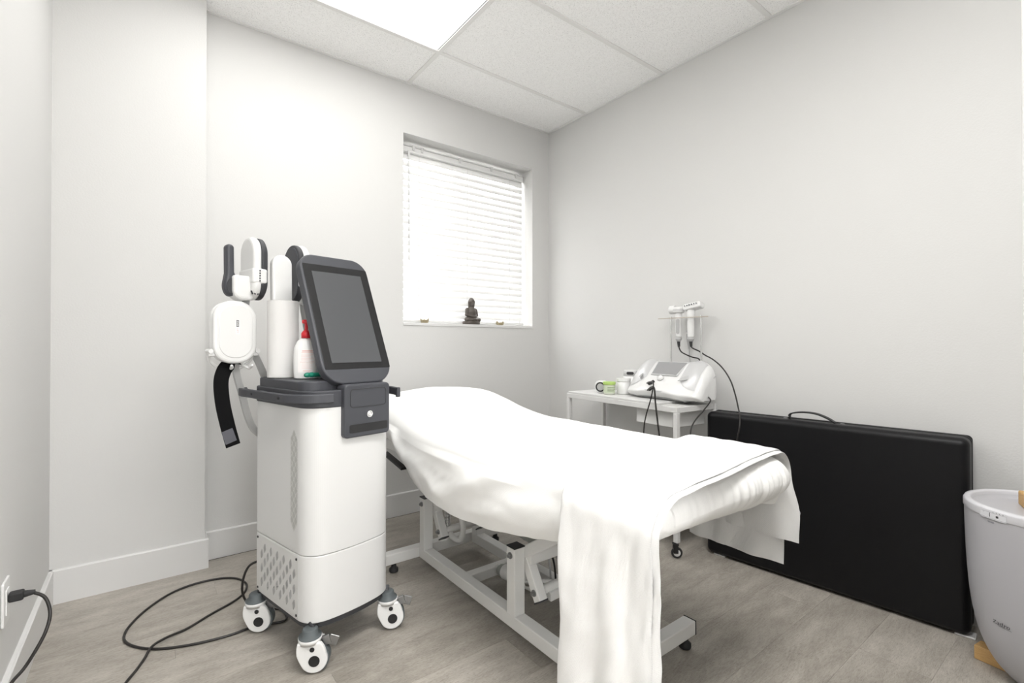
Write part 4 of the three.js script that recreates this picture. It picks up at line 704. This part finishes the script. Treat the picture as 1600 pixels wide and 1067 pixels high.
// clear rack with hand pieces behind the device
{
  const RK = P(2.315, 1.475, TH0 + 0.008), r = thing('handpiece_rack', 'clear acrylic rack standing behind the silver beauty device', 'rack', RK, -Math.PI / 2);
  const hp = 1.160 - RK.y;
  const plate = rrect(-0.15, -0.045, 0.15, 0.045, 0.004);
  for (const x of [-0.062, 0.02]) { const c = new THREE.Path(); c.absarc(x, -0.012, 0.020, 0, Math.PI * 2, true); plate.holes.push(c); }
  mesh('plate', upright(slab(plate, 0.005, 0.0008, 20)).translate(0, hp, 0), M.acrylic, r);
  mesh('plate_edge', rb(0.30, 0.0048, 0.0012, 0.0003).translate(0, hp + 0.0025, 0.0458), M.acrylicEdge, r);
  for (const x of [-0.083, 0.097]) mesh('post', rod(V3(x, 0.0, 0.022), V3(x, hp + 0.012, 0.022), 0.0042, 0.0042, 14), M.chrome, r);
  mesh('base_plate', rb(0.24, 0.005, 0.09, 0.002).translate(0.007, 0.0025, 0), M.acrylic, r);
  const white = M.plasticWhite;
  const toR = (q) => q.clone();
  const hand = (x, top, label, wide, cable) => {
    const o = tP(x), h = thing('handpiece', label, 'handpiece', o, -Math.PI / 2, 'hand pieces hanging in the clear rack');
    if (wide) {
      mesh('head', slab(rrect(-0.052, -0.017, 0.052, 0.017, 0.012), 0.046, 0.008, 16).rotateX(-0.25).rotateZ(0.16).translate(0.018, 0.052, -0.02), white, h);
      for (let k = 0; k < 6; k++) mesh('electrode', new THREE.SphereGeometry(0.0034, 12, 8).translate(-0.018 + k * 0.0135, 0.062 + k * 0.0022, 0.030), M.charcoal, h);
      mesh('neck', lathe([[0.016, -0.015], [0.022, 0.03], [0.020, 0.045]], 28), white, h);
      mesh('grip', lathe([[0, -0.105], [0.0145, -0.105], [0.0165, -0.10], [0.0185, -0.06], [0.0185, -0.02], [0.016, -0.012]], 28), white, h);
    } else {
      mesh('head', mergeGeometries([lathe([[0, 0.028], [0.026, 0.028], [0.031, 0.034], [0.031, 0.056], [0.027, 0.062], [0, 0.062]], 36), cyl(0.023, 0.023, 0.03, 30).rotateZ(Math.PI / 2).translate(-0.032, 0.047, 0.004)]), white, h);
      mesh('head_ring', lathe([[0.0316, 0.040], [0.0325, 0.042], [0.0325, 0.048], [0.0316, 0.050]], 36), M.silver, h);
      mesh('grip', lathe([[0, -0.105], [0.0125, -0.105], [0.0155, -0.098], [0.0165, -0.05], [0.0165, -0.01], [0.019, 0.03]], 28), white, h);
      mesh('grip_inlay', slab(rrect(-0.010, -0.085, 0.010, -0.005, 0.009), 0.006, 0.002, 12).translate(0.004, 0, 0.0125), M.greyPlastic, h);
    }
    mesh('collar', lathe([[0, -0.128], [0.010, -0.128], [0.012, -0.122], [0.0175, -0.114], [0.0175, -0.105], [0, -0.105]], 28), M.greyPlastic, h);
    const q = cable.map(([cx, cy, u]) => px(cx, cy, { u }).sub(o).applyAxisAngle(V3(0, 1, 0), Math.PI / 2));
    mesh('strain_relief', rod(V3(0, -0.126, 0), V3(0.003, -0.155, 0.002), 0.0085, 0.0065, 16), M.rubber, h);
    mesh('cable', tube([V3(0, -0.135, 0), V3(0.003, -0.156, 0.002), ...q], 0.0036, 90, 8), M.cord, h);
    return h;
  };
  const tP = (x) => V3(RK.x - 0.004, 1.163, RK.z + x);
  hand(-0.048, 0, 'white hand piece with round head and grey grip in the clear rack', false, [[1064, 549, 2.315], [1072, 554, 2.33], [1082, 558, 2.35], [1092, 561, 2.365], [1096, 575, 2.37]]);
  hand(0.026, 0, 'white hand piece with wide head and row of black contacts', true, [[1093, 549, 2.312], [1102, 555, 2.31], [1113, 561, 2.305], [1128, 574, 2.30], [1141, 594, 2.295], [1149, 618, 2.29], [1153, 636, 2.275], [1156, 652, 2.195], [1155, 668, 2.165], [1152, 684, 2.16], [1150, 710, 2.16]]);
  const hb = thing('handpiece', 'slim grey hand piece hanging at the back of the clear rack', 'handpiece', V3(RK.x + 0.03, 1.04, RK.z - 0.006), 0, 'hand pieces hanging in the clear rack');
  mesh('grip', lathe([[0, -0.045], [0.004, -0.045], [0.006, -0.03], [0.013, 0.005], [0.0145, 0.04], [0.012, 0.075], [0.009, 0.12], [0, 0.122]], 24), M.greyPlastic, hb);
  mesh('collar', lathe([[0.0135, 0.036], [0.0165, 0.037], [0.0165, 0.044], [0.0135, 0.045]], 24), M.plasticWhite, hb);
  mesh('cable', tube([V3(0, -0.04, 0), V3(0.002, -0.07, 0), V3(0.004, -0.12, 0.004), V3(0.004, -0.20, 0.006)], 0.003, 20, 8), M.greyPlastic, hb);
}
// jars and speaker at the far end of the table
{
  const y = TH0 + 0.0085;
  const s = thing('round_speaker', 'small white round-fronted speaker with grey mesh face on the side table', 'speaker', tLoc(-0.206, y, 0.055), TT + 0.55);
  mesh('body', slab(rrect(-0.036, 0, 0.036, 0.074, 0.028), 0.055, 0.010, 20).translate(0, 0, -0.0275), M.plasticWhite, s);
  mesh('face_ring', new THREE.TorusGeometry(0.0245, 0.0045, 12, 40).translate(0, 0.037, 0.0275), M.black, s);
  mesh('mesh_face', cyl(0.0235, 0.0235, 0.004, 32).rotateX(Math.PI / 2).translate(0, 0.037, 0.0275), M.greyPlastic, s);
  const j = thing('glass_jar', 'clear jar with green lid and pale green label beside the speaker', 'jar', tLoc(-0.122, y, 0.075), TT);
  mesh('jar_body', lathe([[0, 0], [0.030, 0], [0.033, 0.003], [0.0335, 0.010], [0.0335, 0.052], [0.031, 0.056], [0, 0.056]], 36), phys(new THREE.Color(0.62, 0.65, 0.55), 0.2, { clearcoat: 0.5 }), j);
  const jl = canvasTex(256, 96, (g, w, h) => { g.fillStyle = '#c3cdb4'; g.fillRect(0, 0, w, h); g.fillStyle = '#e9ead9'; g.fillRect(112, 0, 16, h); g.fillStyle = '#7d8b6a'; for (const x of [20, 150]) { g.fillRect(x, 14, 74, 8); g.fillRect(x, 32, 56, 5); g.fillRect(x, 46, 66, 5); g.fillRect(x, 62, 48, 12); } });
  mesh('label', new THREE.CylinderGeometry(0.0339, 0.0339, 0.038, 36, 1, true).translate(0, 0.030, 0), std(0xffffff, 0.5, { map: jl, side: THREE.DoubleSide }), j);
  mesh('lid', lathe([[0, 0.056], [0.0345, 0.056], [0.036, 0.058], [0.036, 0.070], [0.034, 0.073], [0, 0.073]], 36), std(new THREE.Color(0.42, 0.60, 0.16), 0.45), j);
  const w = thing('cream_tub', 'white lidded tub beside the green jar', 'tub', tLoc(-0.088, y, -0.005), TT, 'white tubs on the side table');
  mesh('tub_body', lathe([[0, 0], [0.035, 0], [0.038, 0.004], [0.038, 0.072], [0, 0.072]], 40), M.plasticWhite, w);
  mesh('lid', lathe([[0, 0.072], [0.0395, 0.072], [0.040, 0.074], [0.040, 0.090], [0.0385, 0.092], [0, 0.092]], 40), M.plasticWhite, w);
  const v = thing('cream_tub', 'taller white tub with black oval label at the back', 'tub', tLoc(-0.112, y, -0.098), TT, 'white tubs on the side table');
  mesh('tub_body', lathe([[0, 0], [0.046, 0], [0.049, 0.004], [0.049, 0.100], [0, 0.100]], 40), M.plasticWhite, v);
  mesh('lid', lathe([[0, 0.100], [0.047, 0.100], [0.047, 0.134], [0.045, 0.136], [0, 0.136]], 40), M.plasticWhite, v);
  const lg = grid(15, 5, (i, k) => { const a = (i / 14 - 0.5) * 0.95 + 0.55, hh = 0.0085 * Math.sqrt(Math.max(0, 1 - Math.pow(Math.abs(i / 14 * 2 - 1), 6))); return V3(Math.sin(a) * 0.0476, 0.118 + (k / 4 - 0.5) * 2 * hh, Math.cos(a) * 0.0476); });
  mesh('label', lg, std(new THREE.Color(0.03, 0.03, 0.032), 0.6, { side: THREE.DoubleSide }), v);
}

// ================================================================ FOLDED MASSAGE TABLE CASE
{
  const A = P(2.178, 1.287, 0), B = P(2.252, 0.352, 0), th = Math.atan2(B.x - A.x, B.z - A.z);
  const L = A.distanceTo(B), Hc = 0.692, D = 0.125, ty = -Math.PI / 2 + th;
  const n = V3(Math.sin(ty), 0, Math.cos(ty)), c = A.clone().add(B).multiplyScalar(0.5).addScaledVector(n, -D / 2);
  const t = thing('folded_massage_table', 'black vinyl folded massage table standing against the wall', 'massage table', c, ty);
  const half = (z, d) => rb(L, Hc - 0.008, d, 0.026, 6).translate(0, Hc / 2 + 0.004, z);
  mesh('padded_panel', half(D / 2 - 0.045, 0.09), M.vinyl, t);
  mesh('padded_panel', half(-D / 2 + 0.0165, 0.033), M.vinyl, t);
  const hz = -D / 2 + 0.036;
  mesh('seam_band', slab(rrect(-L / 2 - 0.001, 0.007, L / 2 + 0.001, Hc + 0.001, 0.027), 0.007, 0.002, 16).translate(0, 0, hz - 0.0035), M.black, t);
  const cx = px(1284, 652, { h: Hc }).sub(c).applyAxisAngle(V3(0, 1, 0), -ty).x;
  mesh('handle', sweepRect([V3(cx - 0.088, Hc - 0.002, 0.0), V3(cx - 0.086, Hc + 0.018, 0.0), V3(cx - 0.055, Hc + 0.030, 0.0), V3(cx + 0.01, Hc + 0.032, 0.0), V3(cx + 0.055, Hc + 0.018, 0), V3(cx + 0.085, Hc + 0.001, 0.0)], 0.024, 0.006, V3(0, 1, 0), 40), M.black, t);
  for (const s of [-0.105, 0.11]) mesh('handle_rivet', rb(0.016, 0.004, 0.014, 0.0015).translate(cx + s, Hc - 0.001, 0.0), M.darkSteel, t);
  for (const x of [L / 2 - 0.030, -L / 2 + 0.045]) mesh('corner_foot', rb(0.055, 0.007, 0.05, 0.003).translate(x + 0.014, 0.0035, 0.022), M.plasticWhite, t);
}

// ================================================================ BUCKET TOWEL WARMER
{
  const C = P(2.135, 0.158, 0), w = thing('towel_warmer', 'white bucket-shaped towel warmer on wooden feet next to the black case', 'towel warmer', C, 0);
  const prof = [[0, 0.012], [0.085, 0.012], [0.10, 0.020], [0.122, 0.045], [0.143, 0.085], [0.158, 0.13], [0.170, 0.19], [0.178, 0.26], [0.1835, 0.35], [0.187, 0.45], [0.188, 0.507]];
  const cv = new THREE.SplineCurve(prof.map(([r, y]) => V2(Math.max(r, 0.0001), y)));
  mesh('bucket', new THREE.LatheGeometry(cv.getPoints(60), 72), M.lilacWhite, w);
  mesh('rim', lathe([[0.188, 0.507], [0.1905, 0.510], [0.1905, 0.528], [0.187, 0.535], [0.176, 0.537], [0.170, 0.532], [0.168, 0.520]], 72), M.lilacRim, w);
  mesh('lid', lathe([[0, 0.510], [0.15, 0.511], [0.163, 0.516], [0.1685, 0.524]], 64), M.lilacWhite, w);
  const toCam = Math.atan2(-C.x, -C.z);                       // turn that faces the camera
  const kp = px(1604, 792, { h: 0.515 }).sub(C);
  mesh('lid_handle', rb(0.020, 0.045, 0.10, 0.005).rotateY(toCam + 0.25).translate(kp.x, 0.5325, kp.z), M.bamboo, w);
  const arc = (a0, a1, h0, h1, r, n = 16) => { const g = grid(n + 1, 2, (i, j) => { const a = a0 + (a1 - a0) * i / n; return V3(Math.sin(a) * r(j), j ? h1 : h0, Math.cos(a) * r(j)); }); const q = g.attributes.uv; for (let i = 0; i <= n; i++) for (let j = 0; j < 2; j++) q.setXY(i * 2 + j, i / n, j); return g; };
  const pa = toCam - 0.84, pb = toCam - 0.46;
  const panelTex = canvasTex(512, 96, (g, W, Hh) => { g.fillStyle = '#dcdce0'; g.fillRect(0, 0, W, Hh); g.fillStyle = '#9a9aa0'; g.font = '22px sans-serif'; g.fillText('ON', 70, 40); g.fillStyle = '#2d2d30'; g.fillRect(205, 28, 15, 46); g.fillRect(330, 44, 46, 24); g.fillStyle = '#7a7a80'; for (let k = 0; k < 4; k++) g.fillRect(275 + k * 58, 8, 12, 12); g.strokeStyle = '#a8a8ad'; g.lineWidth = 4; g.strokeRect(4, 24, W - 8, 62); });
  mesh('control_panel', arc(pa, pb, 0.506, 0.531, () => 0.1913), std(0xffffff, 0.4, { map: panelTex, side: THREE.DoubleSide }), w);
  const mk = (wd, ht, draw) => canvasTex(wd, ht, (g) => { g.fillStyle = '#000'; g.fillRect(0, 0, wd, ht); g.fillStyle = '#fff'; draw(g); }, false);
  const ink = (tex, c) => std(c, 0.5, { alphaMap: tex, transparent: true, side: THREE.DoubleSide });
  mesh('panel_caption', arc(toCam - 0.74, toCam - 0.58, 0.492, 0.500, () => 0.1886), ink(mk(256, 24, (g) => { g.font = 'bold 20px sans-serif'; g.fillText('TOWEL WARMER', 18, 19); }), 0x8a8a90), w);
  mesh('logo', arc(toCam - 0.78, toCam - 0.40, 0.190, 0.212, (j) => (j ? 0.1745 : 0.1716)), ink(mk(384, 128, (g) => { g.font = 'italic 92px serif'; g.fillText('Zadro', 40, 92); g.fillRect(120, 104, 200, 4); }), 0x2c2c30), w);
  const fb = px(1528, 1010, { h: 0.03 });
  const dir = fb.clone().sub(C); dir.y = 0; const a0 = Math.atan2(dir.x, dir.z);
  for (let k = 0; k < 3; k++) { const a = a0 + k * Math.PI * 2 / 3; mesh('wooden_foot', rb(0.05, 0.045, 0.10, 0.003).translate(0, 0.0225, 0.118).rotateY(a), M.bamboo, w); }
}

renderer.render(scene, camera);
